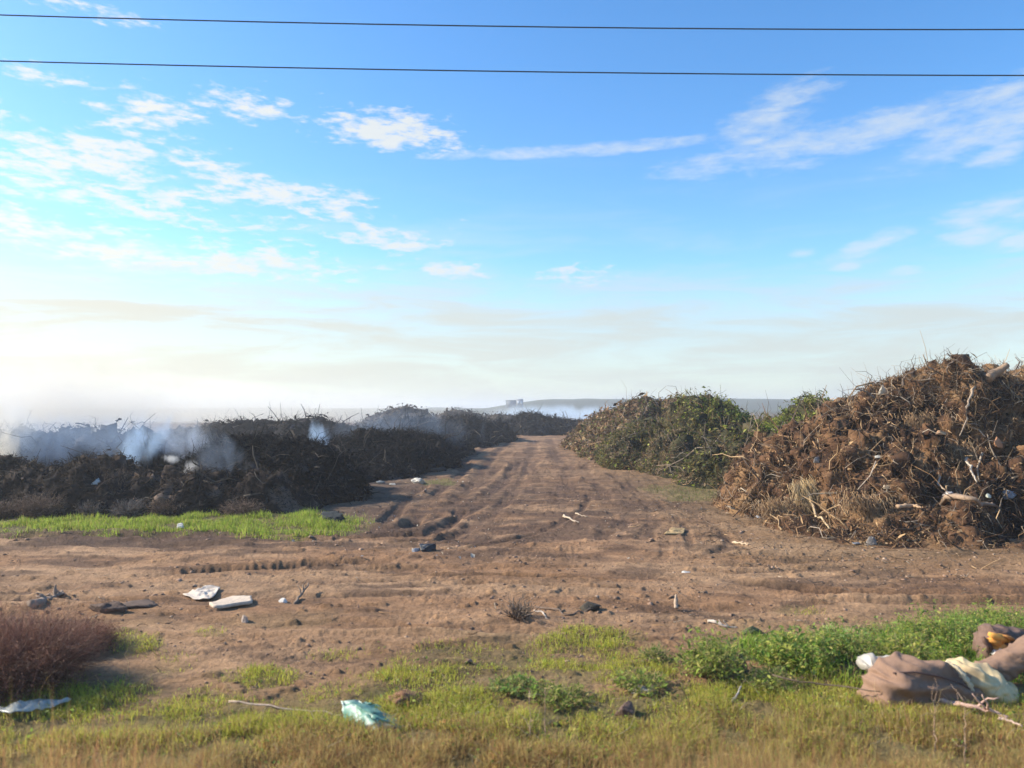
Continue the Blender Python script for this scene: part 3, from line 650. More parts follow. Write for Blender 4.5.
def grass_stuff():
    rg = np.random.default_rng(11); G = Geo()
    n = 620000
    y = np.exp(rg.uniform(np.log(2.6), np.log(9.2), n)); x = rg.uniform(-.74, .74, n) * (y + .3)
    h, mud, g, (n1, n2, u, v) = ground_fields(x, y, False)
    cl = fbm(x * 3.3, y * 3.3, octv=3, seed=61)
    ok = rg.random(n) < g ** 1.2 * np.clip(.5 + 1.3 * cl, .04, 1)
    x, y, h, v, u, cl, n1, g = [a[ok] for a in (x, y, h, v, u, cl, n1, g)]
    lush = sstep(1 - ((u - 950) / 170) ** 2 - ((v - 650) / 48) ** 2, -.1, .5); lush = np.maximum(lush, sstep(1 - ((u - 790) / 90) ** 2 - ((v - 655) / 26) ** 2, 0, .6) * .8)
    m = len(x)
    near = sstep(v, 690, 760)
    hh = (.035 + .055 * np.clip(cl + .4, 0, 1) + .09 * lush + .03 * near) * rg.uniform(.5, 1.5, m) * (.6 + .4 * g)
    lime = np.array([.46, .46, .07]); deep = np.array([.22, .38, .05]); straw = np.array([.50, .38, .14]); rust = np.array([.38, .21, .09])
    t = rg.random((m, 1)); c = lime * (1 - lush[:, None]) + deep * lush[:, None]
    warm = (sstep(v + 30 * n1, 690, 765) * .9)[:, None]
    c = np.where(t < warm * .6 + .10, straw, np.where(t < warm + .13, rust, c)) * rg.uniform(.65, 1.3, (m, 1))
    V, f, cc = blades(np.stack([x, y, h - .01], 1), hh, .0028 + .0022 * lush, .8, c, rg)
    G.add(V, f, cc)
    k = rg.random(m) < .045; P = np.stack([x, y, h + .02], 1)[k]; q = len(P)
    P[:, 2] += rg.random(q) * .05; G.add(*leaves(P, np.tile([0, -.3, 1.], (q, 1)), rg.uniform(.007, .018, q), .55, pick([(.26, .36, .05), (.34, .40, .08), (.42, .36, .1), (.18, .28, .05)], q, rg), rg))
    tag(G.build('grass', M_grass), 'short yellow green grass and herbs in the foreground', 'grass', kind='stuff')
    G = Geo(); k = (rg.random(m) < .010); P = np.stack([x, y, h + .03], 1)[k]; q = len(P)
    D = np.stack([rg.normal(size=q), rg.normal(size=q) * .6, rg.random(q) * .9], 1)
    G.add(*sticks(P, D, rg.lognormal(math.log(.14), .4, q).clip(.04, .32), .0022, pick([(.55, .42, .22), (.42, .28, .14), (.3, .18, .1), (.5, .42, .3)], q, rg), .35, 4, 3, rg))
    tag(G.build('dry_stalks', M_grass), 'dry straw stalks lying through the foreground grass', 'straw', kind='stuff')
    # bright strip on the left
    G = Geo(); n = 150000
    y = rg.uniform(12.2, 16.5, n); x = rg.uniform(-12.5, -1.6, n)
    h, mud, g, (n1, n2, u, v) = ground_fields(x, y, False)
    cl = fbm(x * 2.2, y * 2.2, octv=3, seed=62)
    ok = (rg.random(n) < g ** 1.5 * np.clip(.55 + 1.2 * cl, .04, 1)) & (v > 508) & (v < 545); x, y, h, cl = x[ok], y[ok], h[ok], cl[ok]; m = len(x)
    c = np.array([.28, .36, .05]) * rg.uniform(.6, 1.3, (m, 1)) * (1 + .35 * cl[:, None]); c = np.where(rg.random((m, 1)) < .22 + .3 * np.clip(-cl[:, None], 0, 1), np.array([.38, .34, .1]), c)
    V, f, cc = blades(np.stack([x, y, h - .01], 1), (.04 + .11 * np.clip(cl + .5, 0, 1)) * rg.uniform(.5, 1.4, m), .006, .7, c, rg); G.add(V, f, cc)
    tag(G.build('grass', M_grass), 'bright green grass strip in front of the burnt bank', 'grass', kind='stuff')
    # thin growth beside the brush heap and in the yard
    G = Geo(); n = 90000
    y = np.exp(rg.uniform(np.log(9), np.log(27), n)); x = rg.uniform(-.5, .5, n) * y
    h, mud, g, (n1, n2, u, v) = ground_fields(x, y, False)
    ok = (rg.random(n) < g * .8) & ~((u < 380) & (v < 545)); x, y, h = x[ok], y[ok], h[ok]; m = len(x)
    c = np.array([.14, .17, .045]) * rg.uniform(.6, 1.3, (m, 1))
    V, f, cc = blades(np.stack([x, y, h - .01], 1), .07 * rg.uniform(.5, 1.5, m), .006, .8, c, rg); G.add(V, f, cc)
    tag(G.build('grass', M_grass), 'sparse olive grass on the track beside the brush heap', 'grass', kind='stuff')
    # tall dry grass right at the viewer's feet
    G = Geo(); n = 9000
    y = rg.uniform(2.2, 3.9, n); x = rg.uniform(-.8, .8, n) * y
    k = fbm(x * 1.3, y * 1.3, octv=2, seed=63); hmax = H - (y * 352 / F)
    ok = (k > .0); x, y, k, hmax = x[ok], y[ok], k[ok], hmax[ok]; m = len(x)
    hh = hmax * (.85 + .35 * np.clip(k * 2, 0, 1)) * rg.uniform(.75, 1.12, m)
    c = pick([(.5, .28, .12), (.42, .2, .1), (.45, .34, .12), (.34, .3, .09)], m, rg)
    V, f, cc = blades(np.stack([x, y, x * 0], 1), hh, .003, .22, c, rg, curl=.4); G.add(V, f, cc)
    n = 2600; y = rg.uniform(1.5, 2.3, n); x = rg.uniform(-.78, .78, n) * y; k = fbm(x * 2, y * .5, octv=2, seed=64)
    hh = (H - y * (348 / F)) * (1 + .05 * k) * rg.uniform(.93, 1.03, n); c = pick([(.5, .24, .15), (.45, .26, .14), (.42, .3, .12)], n, rg)
    V, f, cc = blades(np.stack([x, y, x * 0], 1), hh, .0022, .05, c, rg, curl=.2); G.add(V, f, cc)
    tag(G.build('dry_grass', M_grass), 'tall rusty dry grass rising at the very bottom edge', 'grass', kind='stuff')


grass_stuff()


def pebbles():
    rg = np.random.default_rng(19); n = 15000
    y = np.exp(rg.uniform(np.log(6.2), np.log(34), n)); x = rg.uniform(-.72, .72, n) * y
    h, mud, g, (n1, n2, u, v) = ground_fields(x, y, True)
    dens = np.clip(.25 + .9 * fbm(x * .9, y * 1.7, octv=3, seed=70) + .9 * sstep(x, 2, 5) * sstep(y, 9, 11) * (1 - sstep(y, 15, 20)), .05, 1) * (1 - .7 * g)
    ok = rg.random(n) < dens; x, y, h, u = x[ok], y[ok], h[ok], u[ok]; m = len(x)
    s = rg.lognormal(math.log(.011), .5, m).clip(.005, .045) * (1 + .03 * y)
    base = np.array([(1, 0, -.3), (-.5, .9, -.3), (-.5, -.9, -.3), (.5, .5, .55), (-.7, .1, .5), (.3, -.7, .5)])
    V = base[None] * s[:, None, None] * rg.uniform(.6, 1.4, (m, 6, 3)); th = rg.uniform(0, 6.3, m)
    Vx = V[:, :, 0] * np.cos(th)[:, None] - V[:, :, 1] * np.sin(th)[:, None]; Vy = V[:, :, 0] * np.sin(th)[:, None] + V[:, :, 1] * np.cos(th)[:, None]
    V = np.stack([Vx + x[:, None], Vy + y[:, None], V[:, :, 2] * .6 + h[:, None] + .1 * s[:, None]], 2).reshape(-1, 3)
    F0 = np.array([(0, 1, 4), (0, 4, 3), (1, 2, 4), (2, 5, 4), (2, 0, 5), (0, 3, 5), (3, 4, 5)])
    f = (np.arange(m)[:, None, None] * 6 + F0[None]).reshape(-1, 3)
    c = pick([(.3, .19, .125), (.24, .15, .1), (.22, .14, .09), (.36, .25, .17), (.28, .18, .12)], m, rg)
    G = Geo(); G.add(V, f, np.repeat(c, 6, 0)); tag(G.build('dirt_clods', M_stone), 'small dirt clods and gravel strewn over the track', 'gravel', kind='stuff')
    # wood chips
    n = 5200; y = np.exp(rg.uniform(np.log(6.5), np.log(24), n)); x = rg.uniform(-.66, .70, n) * y
    h, mud, g, (n1, n2, u, v) = ground_fields(x, y, True)
    d = .06 + 1.3 * sstep(x, 1.0, 4.5) * sstep(y, 9.5, 11.5) * (1 - sstep(y, 16, 22)) + .2 * (x < -2) * (y > 15)
    ok = rg.random(n) < d; x, y, h = x[ok], y[ok], h[ok]; m = len(x)
    th = rg.uniform(0, 6.3, m); D = np.stack([np.cos(th), np.sin(th) * .7, rg.normal(size=m) * .12], 1)
    L = rg.lognormal(math.log(.12), .6, m)
    G = Geo(); G.add(*sticks(np.stack([x, y, h + .012], 1), D, L, .006, pick(DRY[1:] + GREYW, m, rg), .3, 3, 3, rg))
    tag(G.build('wood_litter', M_wood), 'fine straw and twig litter scattered round the brown heap', 'twig litter', kind='stuff')

    n = 170; y = np.exp(rg.uniform(np.log(11), np.log(42), n)); x = np.where(rg.random(n) < .6, rg.uniform(-.30, -.02, n), rg.uniform(.1, .62, n)) * y
    h, mud, g, (n1, n2, u, v) = ground_fields(x, y, True)
    P = np.stack([x, y, h + .02], 1); G = Geo()
    G.add(*leaves(P, np.tile([0, -.3, 1.], (n, 1)), rg.lognormal(math.log(.022), .5, n).clip(.01, .06), .6, pick([(.5, .46, .38), (.42, .36, .27), (.3, .3, .3), (.45, .28, .18), (.6, .55, .45)], n, rg), rg, .5))
    tag(G.build('litter', M_plastic), 'tiny pale scraps of rubbish trodden into the soil by the heaps', 'litter', kind='stuff')


pebbles()

# ------------------------------------------------------------------ builders of the single things
def hit(hp, px, py, w=4):
    """first point of a heap seen at a pixel, with its normal"""
    d = hp.P[:, 1]; u = 512 + hp.P[:, 0] / d * F; v = 408 - (hp.P[:, 2] - H) / d * F
    m = (np.abs(u - px) < w) & (np.abs(v - py) < w) & hp.keep
    if not m.any(): return (hit(hp, px, py, w * 2) if w < 40 else (gp(px, py), np.array([0, 0, 1.])))
    i = np.where(m)[0]; j = i[np.argmin(d[i])]
    return hp.P[j], hp.N[j]


def on_ground(px, py, up=0.0):
    p = gp(px, py, 0)
    for _ in range(2): p = gp(px, py, zg(p[0], p[1]) + up)
    return p


def tube(g, pts, rad, col, sides=7, rough=.15, rg=None, caps=True, squash=1.0):
    rg = rg or np.random.default_rng(int(abs(pts[0][0] * 977)) + len(pts))
    pts = np.array(pts, float); n = len(pts); rad = np.broadcast_to(rad, n)
    T = unit(np.gradient(pts, axis=0)); a = unit(np.cross(T, np.array([0.12, .05, 1.]))); b = np.cross(T, a)
    th = np.arange(sides) / sides * 2 * np.pi
    r = rad[:, None] * (1 + rg.normal(size=(n, sides)) * rough)
    V = pts[:, None] + a[:, None] * (np.cos(th) * r)[:, :, None] + b[:, None] * (np.sin(th) * r * squash)[:, :, None]
    k = np.arange(sides); base = (np.arange(n - 1) * sides)[:, None]
    f = np.stack([base + k, base + (k + 1) % sides, base + sides + (k + 1) % sides, base + sides + k], -1).reshape(-1, 4)
    Fl = [f]
    if caps: Fl += [k[::-1][None], (k + (n - 1) * sides)[None]]
    g.add(V.reshape(-1, 3), Fl, col)


def resample(pts, m, wig=0.0, rg=None):
    pts = np.array(pts, float); L = np.concatenate([[0], np.cumsum(np.linalg.norm(np.diff(pts, axis=0), axis=1))])
    t = np.linspace(0, L[-1], m); o = np.stack([np.interp(t, L, pts[:, k]) for k in range(3)], 1)
    if wig: o += (rg or rng).normal(size=o.shape) * wig * L[-1]
    return o


def branch_thing(label, pix, rad, col, name='dead_branch', cat='branch', group=None, twigs=0, up=.0, lifts=None, wig=.012, seed=1, tl=.3, raw=False):
    rg = np.random.default_rng(seed)
    P = np.array(pix, float) if raw else np.array([on_ground(px, py, up) + np.array([0, 0, (lifts[i] if lifts else 0)]) for i, (px, py) in enumerate(pix)])
    P = P + np.array([0, 0, rad * .6])
    Q = resample(P, 12, wig, rg); g = Geo(P[0])
    tube(g, Q, np.linspace(rad, rad * .45, 12), col, 7, .18, rg)
    if not twigs: o = g.build(name, M_wood, None, True); o.location = P[0]; return tag(o, label, cat, group)
    rt = thing(name, label, cat, tuple(P[0]), group); g.build('stem', M_wood, rt, True)
    for k in range(twigs):
        q = Q[rg.integers(3, 12)]; d = rg.normal(size=3); d[2] = abs(d[2]) * .8 + .15; d = unit(d)
        g = Geo(P[0]); e = q + d * tl * rg.uniform(.5, 1.1)
        tube(g, resample([q, (q + e) / 2 + rg.normal(size=3) * tl * .07, e], 6, .02, rg), np.linspace(rad * .5, rad * .18, 6), np.array(col) * rg.uniform(.8, 1.3), 5, .15, rg)
        g.build('twig', M_wood, rt, True)
    return rt


def lump(label, name, cat, p, size, col, mat=M_stone, sub=4, rough=.3, fr=1.6, seed=1, ridge=False, sink=.15, group=None, col2=None, kind=None, parent=None, rotz=0.0, gain=.5):
    """a single displaced blob: stone, clod, crumpled bag; size = half extents"""
    import bmesh
    bm = bmesh.new(); bmesh.ops.create_icosphere(bm, subdivisions=sub, radius=1)
    V = np.array([v.co[:] for v in bm.verts]); f = np.array([[v.index for v in q.verts] for q in bm.faces]); bm.free()
    o = seed * 3.7
    n = fbm(V[:, 0] * fr + o, V[:, 1] * fr + o, V[:, 2] * fr + o, octv=4, seed=seed, ridge=ridge, gain=gain)
    W_ = V * (1 + rough * n)[:, None]
    rg = np.random.default_rng(seed * 7 + 1)
    for _ in range(11 if ridge else 12):          # crumple or break it: cut it flat along many planes
        pn = unit(rg.normal(size=3)); dd = W_ @ pn - rg.uniform(.3 if ridge else .42, .85); W_ = W_ - np.maximum(dd, 0)[:, None] * pn * .9
    W_ = W_ * (1 + (.3 if ridge else .14) * fbm(V[:, 0] * 4 + o, V[:, 1] * 4, V[:, 2] * 4, octv=3, seed=seed + 9, ridge=True))[:, None] * 1.2
    W_[:, 2] = np.maximum(W_[:, 2], -.45)
    W_ = W_ * np.array(size)
    c_, s_ = math.cos(rotz), math.sin(rotz); W_ = np.stack([W_[:, 0] * c_ - W_[:, 1] * s_, W_[:, 0] * s_ + W_[:, 1] * c_, W_[:, 2]], 1)
    W_[:, 2] += size[2] * (.45 - sink)
    c = np.tile(np.array(col, float), (len(V), 1))
    if col2 is not None:
        m = sstep(fbm(V[:, 0] * 1.3 + o, V[:, 1] * 1.3, V[:, 2] * 1.3, octv=3, seed=seed + 3), -.1, .15)[:, None]; c = c * (1 - m) + np.array(col2) * m
    ob = mesh(name, W_, f, c, mat, parent, smooth=False)
    ob.location = p
    if cat: tag(ob, label, cat, group)
    return ob


def sheet_thing(label, name, cat, outline, col, mat=M_plastic, thick=.006, crumple=.03, seed=1, up=.01, dome=.0, raw=False, group=None, col2=None):
    """a sheet laid on the ground inside a pixel outline, crumpled and given thickness"""
    P = np.array(outline, float) if raw else np.array([on_ground(x, y) for x, y in outline])
    cen = P.mean(0); m = 40; ring = resample(np.vstack([P, P[:1]]), m + 1)[:-1]
    rg = np.random.default_rng(seed)
    ring = cen + (ring - cen) * (1 + .10 * fbm(np.cos(np.arange(m) / m * 6.283) * 2.5, np.sin(np.arange(m) / m * 6.283) * 2.5, octv=3, seed=seed))[:, None]
    K = 9; V = [cen[None]]
    for k in range(1, K + 1): V.append(cen + (ring - cen) * k / K)
    V = np.concatenate(V); r = np.concatenate([[0], np.repeat(np.arange(1, K + 1) / K, m)])
    size = np.linalg.norm(P - cen, axis=1).mean(); q = 2.2 / size
    dz = crumple * (fbm(V[:, 0] * q, V[:, 1] * q, octv=4, seed=seed) + .7 * fbm(V[:, 0] * q * 1.6, V[:, 1] * q * 1.6, octv=3, seed=seed + 1, ridge=True)) + dome * (1 - r ** 2)
    V[:, 2] += up + np.maximum(dz, -.004)
    f3 = np.stack([np.zeros(m, int), 1 + np.arange(m), 1 + (np.arange(m) + 1) % m], 1)
    f4 = []
    for k in range(K - 1):
        a = 1 + k * m + np.arange(m); b = 1 + k * m + (np.arange(m) + 1) % m; f4.append(np.stack([a, a + m, b + m, b], 1))
    c = np.tile(np.array(col, float), (len(V), 1))
    if col2 is not None:
        mm = sstep(fbm(V[:, 0] * q * 1.2, V[:, 1] * q * 1.2, octv=3, seed=seed + 5), 0, .3)[:, None]; c = c * (1 - mm) + np.array(col2) * mm
    o = mesh(name, V - cen, [f3, np.concatenate(f4)], c, mat, None, smooth=True); o.location = cen
    sm = o.modifiers.new('thickness', 'SOLIDIFY'); sm.thickness = thick; sm.offset = 0
    return tag(o, label, cat, group)


def bush(label, name, cat, p, rx, rz, n, pal, L=.3, rad=.002, seed=1, leaf=None, group=None, mat=None, leafn=0, lsize=.02, ry=None):
    """twiggy bush: stems fan out of the base; leaves or seed heads sit along them"""
    rg = np.random.default_rng(seed); p = np.array(p, float); ry = ry or rx
    rt = thing(name, label, cat, tuple(p), group)
    th = rg.uniform(0, 6.283, n); q = np.sqrt(rg.random(n))
    B = p + np.stack([np.cos(th) * q * rx * .55, np.sin(th) * q * ry * .55, 0 * th], 1)
    B[:, 2] += rg.random(n) * rz * .45
    D = np.stack([np.cos(th) * q * 1.0, np.sin(th) * q * 1.0, .35 + 1.1 * (1 - q)], 1) + rg.normal(size=(n, 3)) * .28
    D[:, 2] = np.abs(D[:, 2])
    Ls = L * rg.uniform(.5, 1.3, n)
    g = Geo(p); g.add(*sticks(B, D, Ls, rad, pick(pal, n, rg), .35, 4, 3, rg)); g.build('stems', M_wood, rt)
    if leafn:
        i = rg.integers(0, n, leafn); t = rg.uniform(.2, 1.05, leafn)[:, None]
        Q = B[i] + unit(D[i]) * Ls[i][:, None] * t + rg.normal(size=(leafn, 3)) * L * .08
        Q[:, 2] = np.maximum(Q[:, 2], p[2] + .01)
        g = Geo(p); g.add(*leaves(Q, np.tile([0, -.2, 1.], (leafn, 1)), lsize * np.minimum(rg.lognormal(-.1, .45, leafn), 2), .42, pick(leaf, leafn, rg), rg)); g.build('foliage', mat or M_leaf, rt)
    return rt


# ------------------------------------------------------------------ power lines
for label, ya, yb, ym in (('upper black power line crossing the blue sky', 15, 29.5, 26), ('lower black power line crossing the blue sky', 61, 75.5, 71)):
    A = at(0, ya, 12); M_ = at(512, ym + .5, 12); B = at(1024, yb, 12)
    xs = np.linspace(-45, 45, 60); co = np.polyfit([A[0], M_[0], B[0]], [A[2], M_[2], B[2]], 2)
    g = Geo((0, 12, A[2])); tube(g, np.stack([xs, 12 + 0 * xs, np.polyval(co, xs)], 1), .0105, (.04, .055, .07), 8, 0)
    o = g.build('power_line', M_metal, None, True); o.location = (0, 12, A[2]); tag(o, label, 'power line', 'overhead power lines')

# ------------------------------------------------------------------ things lying on the cross track, left to right
GRY = (.30, .24, .19)
o = branch_thing('grey log with a splintered dark end on the track at the left', [(32, 608), (48, 602), (62, 597)], .055, (.26, .19, .14), 'fallen_log', 'log', twigs=9, up=.0, seed=5, tl=.16)
sheet_thing('torn dirty white plastic sheet lying just behind the pale board', 'plastic_sheet', 'plastic sheet', [(183, 597), (196, 592), (208, 588), (221, 589), (216, 596), (210, 602), (196, 601)], (.62, .53, .43), M_cloth, crumple=.03, seed=4, up=.02, col2=(.45, .36, .28))
sheet_thing('pale wooden board lying on the brown track below the torn white sheet', 'wooden_board', 'board', [(209, 607), (214, 611), (253, 605), (251, 600), (233, 600)], (.56, .45, .34), M_wood, thick=.035, crumple=.006, seed=6, up=.03)
lump('round grey stone sitting on the track under the pale board', 'stone', 'stone', on_ground(245, 622), (.042, .045, .05), (.36, .29, .24), seed=2)
lump('small white stone between the pale board and the forked stick', 'stone', 'stone', on_ground(283, 602), (.04, .04, .03), (.6, .56, .5), seed=3)
branch_thing('short forked stick standing up from a dark rut', [(295, 604), (303, 597), (309, 592)], .018, (.2, .15, .11), lifts=[0, .04, .1], twigs=2, seed=9, tl=.14)
lump('dark crusty clod of earth on the track right of the grey log', 'earth_clod', 'clod', on_ground(108, 611), (.2, .1, .06), (.12, .08, .06), seed=13, rough=.5, fr=2.5)
lump('flat dark clod of earth left of the torn white sheet', 'earth_clod', 'clod', on_ground(136, 606), (.26, .12, .05), (.14, .095, .07), seed=14, rough=.5, fr=2.5)
bush('tangled heap of grey roots in the middle of the track', 'root_tangle', 'roots', on_ground(519, 617), .17, .1, 110, [(.16, .12, .09), (.24, .18, .13), (.1, .075, .055)], .17, .006, seed=21)
branch_thing('long curved stick reaching right from the tangle of roots', [(532, 606), (552, 611), (572, 616), (592, 609)], .013, (.2, .14, .1), seed=22)
branch_thing('short white forked stick beside the tangle of roots', [(534, 611), (543, 613), (547, 619)], .011, (.5, .42, .34), seed=23)
lump('dark rounded clod above the long curved stick', 'earth_clod', 'clod', on_ground(588, 609), (.11, .08, .055), (.07, .06, .045), seed=24, rough=.4)
branch_thing('short pale stake standing upright on the bare track', [(676, 610), (676, 609), (676, 608)], .026, (.42, .31, .22), lifts=[0, .06, .13], seed=25, name='wooden_stake', cat='stake', wig=0)
branch_thing('white forked branch lying above the bright green weeds', [(708, 622), (718, 624), (728, 628), (737, 628)], .016, (.55, .46, .37), twigs=2, seed=26, tl=.1)
lump('mossy dark clod at the edge of the green growth', 'earth_clod', 'clod', on_ground(752, 633), (.1, .07, .05), (.09, .10, .045), seed=27, rough=.4)
lump('tiny white scrap of litter on the twiggy ground before the brown heap', 'litter_scrap', 'litter', on_ground(686, 573), (.05, .04, .02), (.75, .72, .66), M_plastic, seed=28)
branch_thing('bright pale stick on the ground at the foot of the brown heap', [(733, 543), (741, 544), (749, 545)], .022, (.5, .38, .25), seed=29)
branch_thing('cream split stick pointing at the middle of the track', [(563, 517), (571, 520), (579, 523)], .026, (.46, .37, .27), seed=30)
branch_thing('second cream stick right above the split one on the track', [(576, 514), (582, 516), (588, 517)], .018, (.42, .33, .23), seed=31)
sheet_thing('torn yellowish cardboard scrap on the track before the brown heap', 'cardboard_scrap', 'cardboard', [(664, 534), (672, 530), (686, 530), (683, 535)], (.42, .29, .14), M_cloth, thick=.02, crumple=.03, seed=32)
lump('black plastic bag lying on the edge of the rutted track', 'plastic_bag', 'bag', on_ground(429, 551), (.12, .1, .08), (.03, .035, .045), M_plastic, seed=33, rough=.55, fr=2.2, ridge=True)
lump('crumpled blue white scrap beside the black plastic bag', 'litter_scrap', 'litter', on_ground(417, 551), (.07, .05, .04), (.36, .38, .42), M_plastic, seed=34, rough=.5, ridge=True)
lump('dark lump of rubbish in the bright grass strip', 'rubbish_lump', 'rubbish', on_ground(328, 522), (.19, .14, .12), (.035, .04, .04), seed=35, rough=.5, ridge=True)
lump('white stone at the front edge of the bright grass strip', 'stone', 'stone', on_ground(181, 528), (.07, .07, .07), (.6, .57, .52), seed=36)
lump('pinkish white rubble piece behind the grass strip', 'rubble_piece', 'rubble', on_ground(77, 514), (.16, .12, .13), (.5, .38, .32), seed=37, rough=.4)
lump('pinkish brown rubble block right beside the pinkish white piece', 'rubble_piece', 'rubble', on_ground(66, 514), (.14, .12, .13), (.38, .27, .22), seed=38, rough=.4)
for k, (px, py, w, lab) in enumerate([(421, 483, .36, 'largest white bag on the sooty ground in front of the burnt row'), (394, 485, .16, 'small white bag left of the largest white bag'), (381, 483, .2, 'pale crumpled bag near the foot of the burnt row'), (404, 477, .13, 'bluish scrap of plastic between the burnt row and the white bags'), (443, 466, .22, 'flat white scrap beside the ribbed wheel tracks'), (294, 493, .12, 'single white dot of litter in front of the black burnt heap')]):
    lump(lab, 'plastic_bag', 'bag', on_ground(px, py), (w * .5, w * .4, w * .22), (.62, .58, .5) if k != 3 else (.4, .5, .6), M_plastic, seed=40 + k, rough=.5, fr=2, ridge=True, group='white bags on the sooty ground')
branch_thing('black stump lying on the sooty ground beside the ribbed tracks', [(424, 473), (434, 472), (445, 471)], .1, (.03, .025, .022), seed=50, name='burnt_stump', cat='stump')
p, _ = hit(brush, 632, 463); sheet_thing('small blue tarpaulin at the foot of the green brush heap', 'blue_tarpaulin', 'tarpaulin', [gp(626, 464), gp(632, 460), gp(639, 461), gp(641, 465), gp(634, 468)], (.07, .2, .62), crumple=.22, seed=51, raw=True, up=.08, dome=.16)
p = on_ground(600, 452); bush('orange patch of dead leaves at the far end of the brush heap', 'dead_frond', 'dead leaves', p + np.array([0, 0, .05]), 1.0, .5, 260, [(.5, .2, .06), (.42, .16, .05)], .5, .012, seed=52, leaf=[(.55, .2, .06), (.45, .17, .06), (.6, .27, .1)], leafn=500, lsize=.09, mat=M_litter)

# ------------------------------------------------------------------ things on the big brown heap
def on_heap(hp, px, py, out=.03):
    p, n = hit(hp, px, py); return p + n * out
for k, (px, py, w, c, lab, nm) in enumerate([
        (948, 496, (.16, .1, .11), (.66, .6, .54), 'largest white bag low on the brown heap', 'plastic_bag'), (877, 455, (.055, .05, .05), (.6, .57, .5), 'bright white scrap halfway up the brown heap', 'litter_scrap'),
        (884, 486, (.06, .05, .06), (.7, .58, .42), 'cream scrap in the middle of the brown heap', 'litter_scrap'), (869, 540, (.09, .08, .10), (.26, .23, .2), 'grey stone at the very foot of the brown heap', 'stone'),
        (851, 547, (.06, .05, .04), (.40, .42, .46), 'bluish white scrap left of the grey stone at the foot of the heap', 'litter_scrap'), (757, 516, (.09, .06, .05), (.7, .7, .7), 'bright scrap in the dark hollow at the near left end of the brown heap', 'litter_scrap'),
        (1005, 499, (.12, .08, .12), (.45, .5, .55), 'pale bluish bag in the shade at the right end of the brown heap', 'plastic_bag'), (884, 391, (.14, .08, .12), (.62, .56, .46), 'white scrap near the crest of the brown heap', 'litter_scrap'),
        (813, 462, (.08, .06, .12), (.4, .38, .36), 'grey scrap on the left slope of the brown heap', 'litter_scrap'), (988, 493, (.06, .05, .06), (.7, .72, .6), 'shiny bottle bottom right of the largest white bag', 'bottle_bottom')]):
    lump(lab, nm, nm.replace('_', ' '), on_heap(big, px, py, .0), tuple(.8 * q for q in w), c, M_stone if nm == 'stone' else M_plastic, seed=60 + k, rough=.45, fr=2, ridge=nm != 'stone')
for k, (pts, r, c, lab, nm) in enumerate([
        ([(938, 505), (955, 503), (972, 505), (992, 506)], .05, (.3, .21, .14), 'thick pale log lying level low on the brown heap', 'dead_branch'),
        ([(896, 509), (908, 510), (922, 513)], .04, (.42, .28, .17), 'reddish tan branch stub under the white scraps', 'dead_branch'),
        ([(960, 458), (966, 470), (973, 484)], .028, (.48, .4, .31), 'slanting bleached stick on the right face of the brown heap', 'dead_branch'),
        ([(935, 478), (940, 484), (946, 491)], .022, (.42, .34, .26), 'short bleached stick just above the largest white bag', 'dead_branch'),
        ([(806, 490), (816, 510), (827, 530)], .03, (.46, .34, .2), 'long straw coloured stick in the fan of dead fronds', 'dead_branch'),
        ([(966, 392), (964, 410), (968, 425), (960, 440)], .028, (.36, .27, .19), 'bent bare branch hanging below the crest of the heap', 'dead_branch')]):
    P = [on_heap(big, a, b, .1) for a, b in pts]
    branch_thing(lab, P, r, c, raw=True, seed=80 + k, group='branches lying on the brown heap', name=nm)
for k, (px, py, w, h_, c, lab) in enumerate([(1000, 448, .1, .13, (.5, .25, .13), 'orange brown broken tile on the right face of the brown heap'), (940, 433, .11, .06, (.45, .27, .15), 'tan broken tile below the crest of the brown heap')]):
    p = on_heap(big, px, py, .06); lump(lab, 'broken_tile', 'tile', p, (w, .05, h_), c, M_stone, seed=90 + k, rough=.25, rotz=.4)
p = on_heap(big, 990, 380, .12)
branch_thing('broad tan slab of bark on the crest of the brown heap', [p + np.array([-.25, -.1, -.12]), p + np.array([0, -.1, .02]), p + np.array([.2, -.1, .16])], .11, (.34, .23, .15), raw=True, seed=95, name='bark_slab', cat='bark')
p = on_heap(big, 872, 400, .05)
branch_thing('bare branch poking out to the left of the heap crest', [p, p + np.array([-.18, 0, .14]), p + np.array([-.42, 0, .18])], .022, (.18, .14, .11), raw=True, twigs=2, seed=96, tl=.15)
rg_ = np.random.default_rng(97)
for k, (px, py, ln, an, lab) in enumerate([(905, 385, .28, 100, 'thin branch standing up left of the tan bark slab'), (925, 378, .25, 70, 'curled branch on the crest between two brushy knobs'), (948, 372, .24, 120, 'pale curled branch on the crest beside the bark slab'), (1012, 372, .3, 35, 'pointed branch leaning right at the top of the heap')]):
    p = on_heap(big, px, py, .0); a = R(an); d = np.array([math.cos(a), -.1, math.sin(a)]); b = np.array([d[2], 0, -d[0]])
    branch_thing(lab, [p, p + d * ln * .5, p + d * ln * .8 + b * .1, p + d * ln * .85 + b * .25], .018, (.2, .15, .115), raw=True, twigs=3, seed=100 + k, tl=.13, group='branches on the crest of the brown heap')
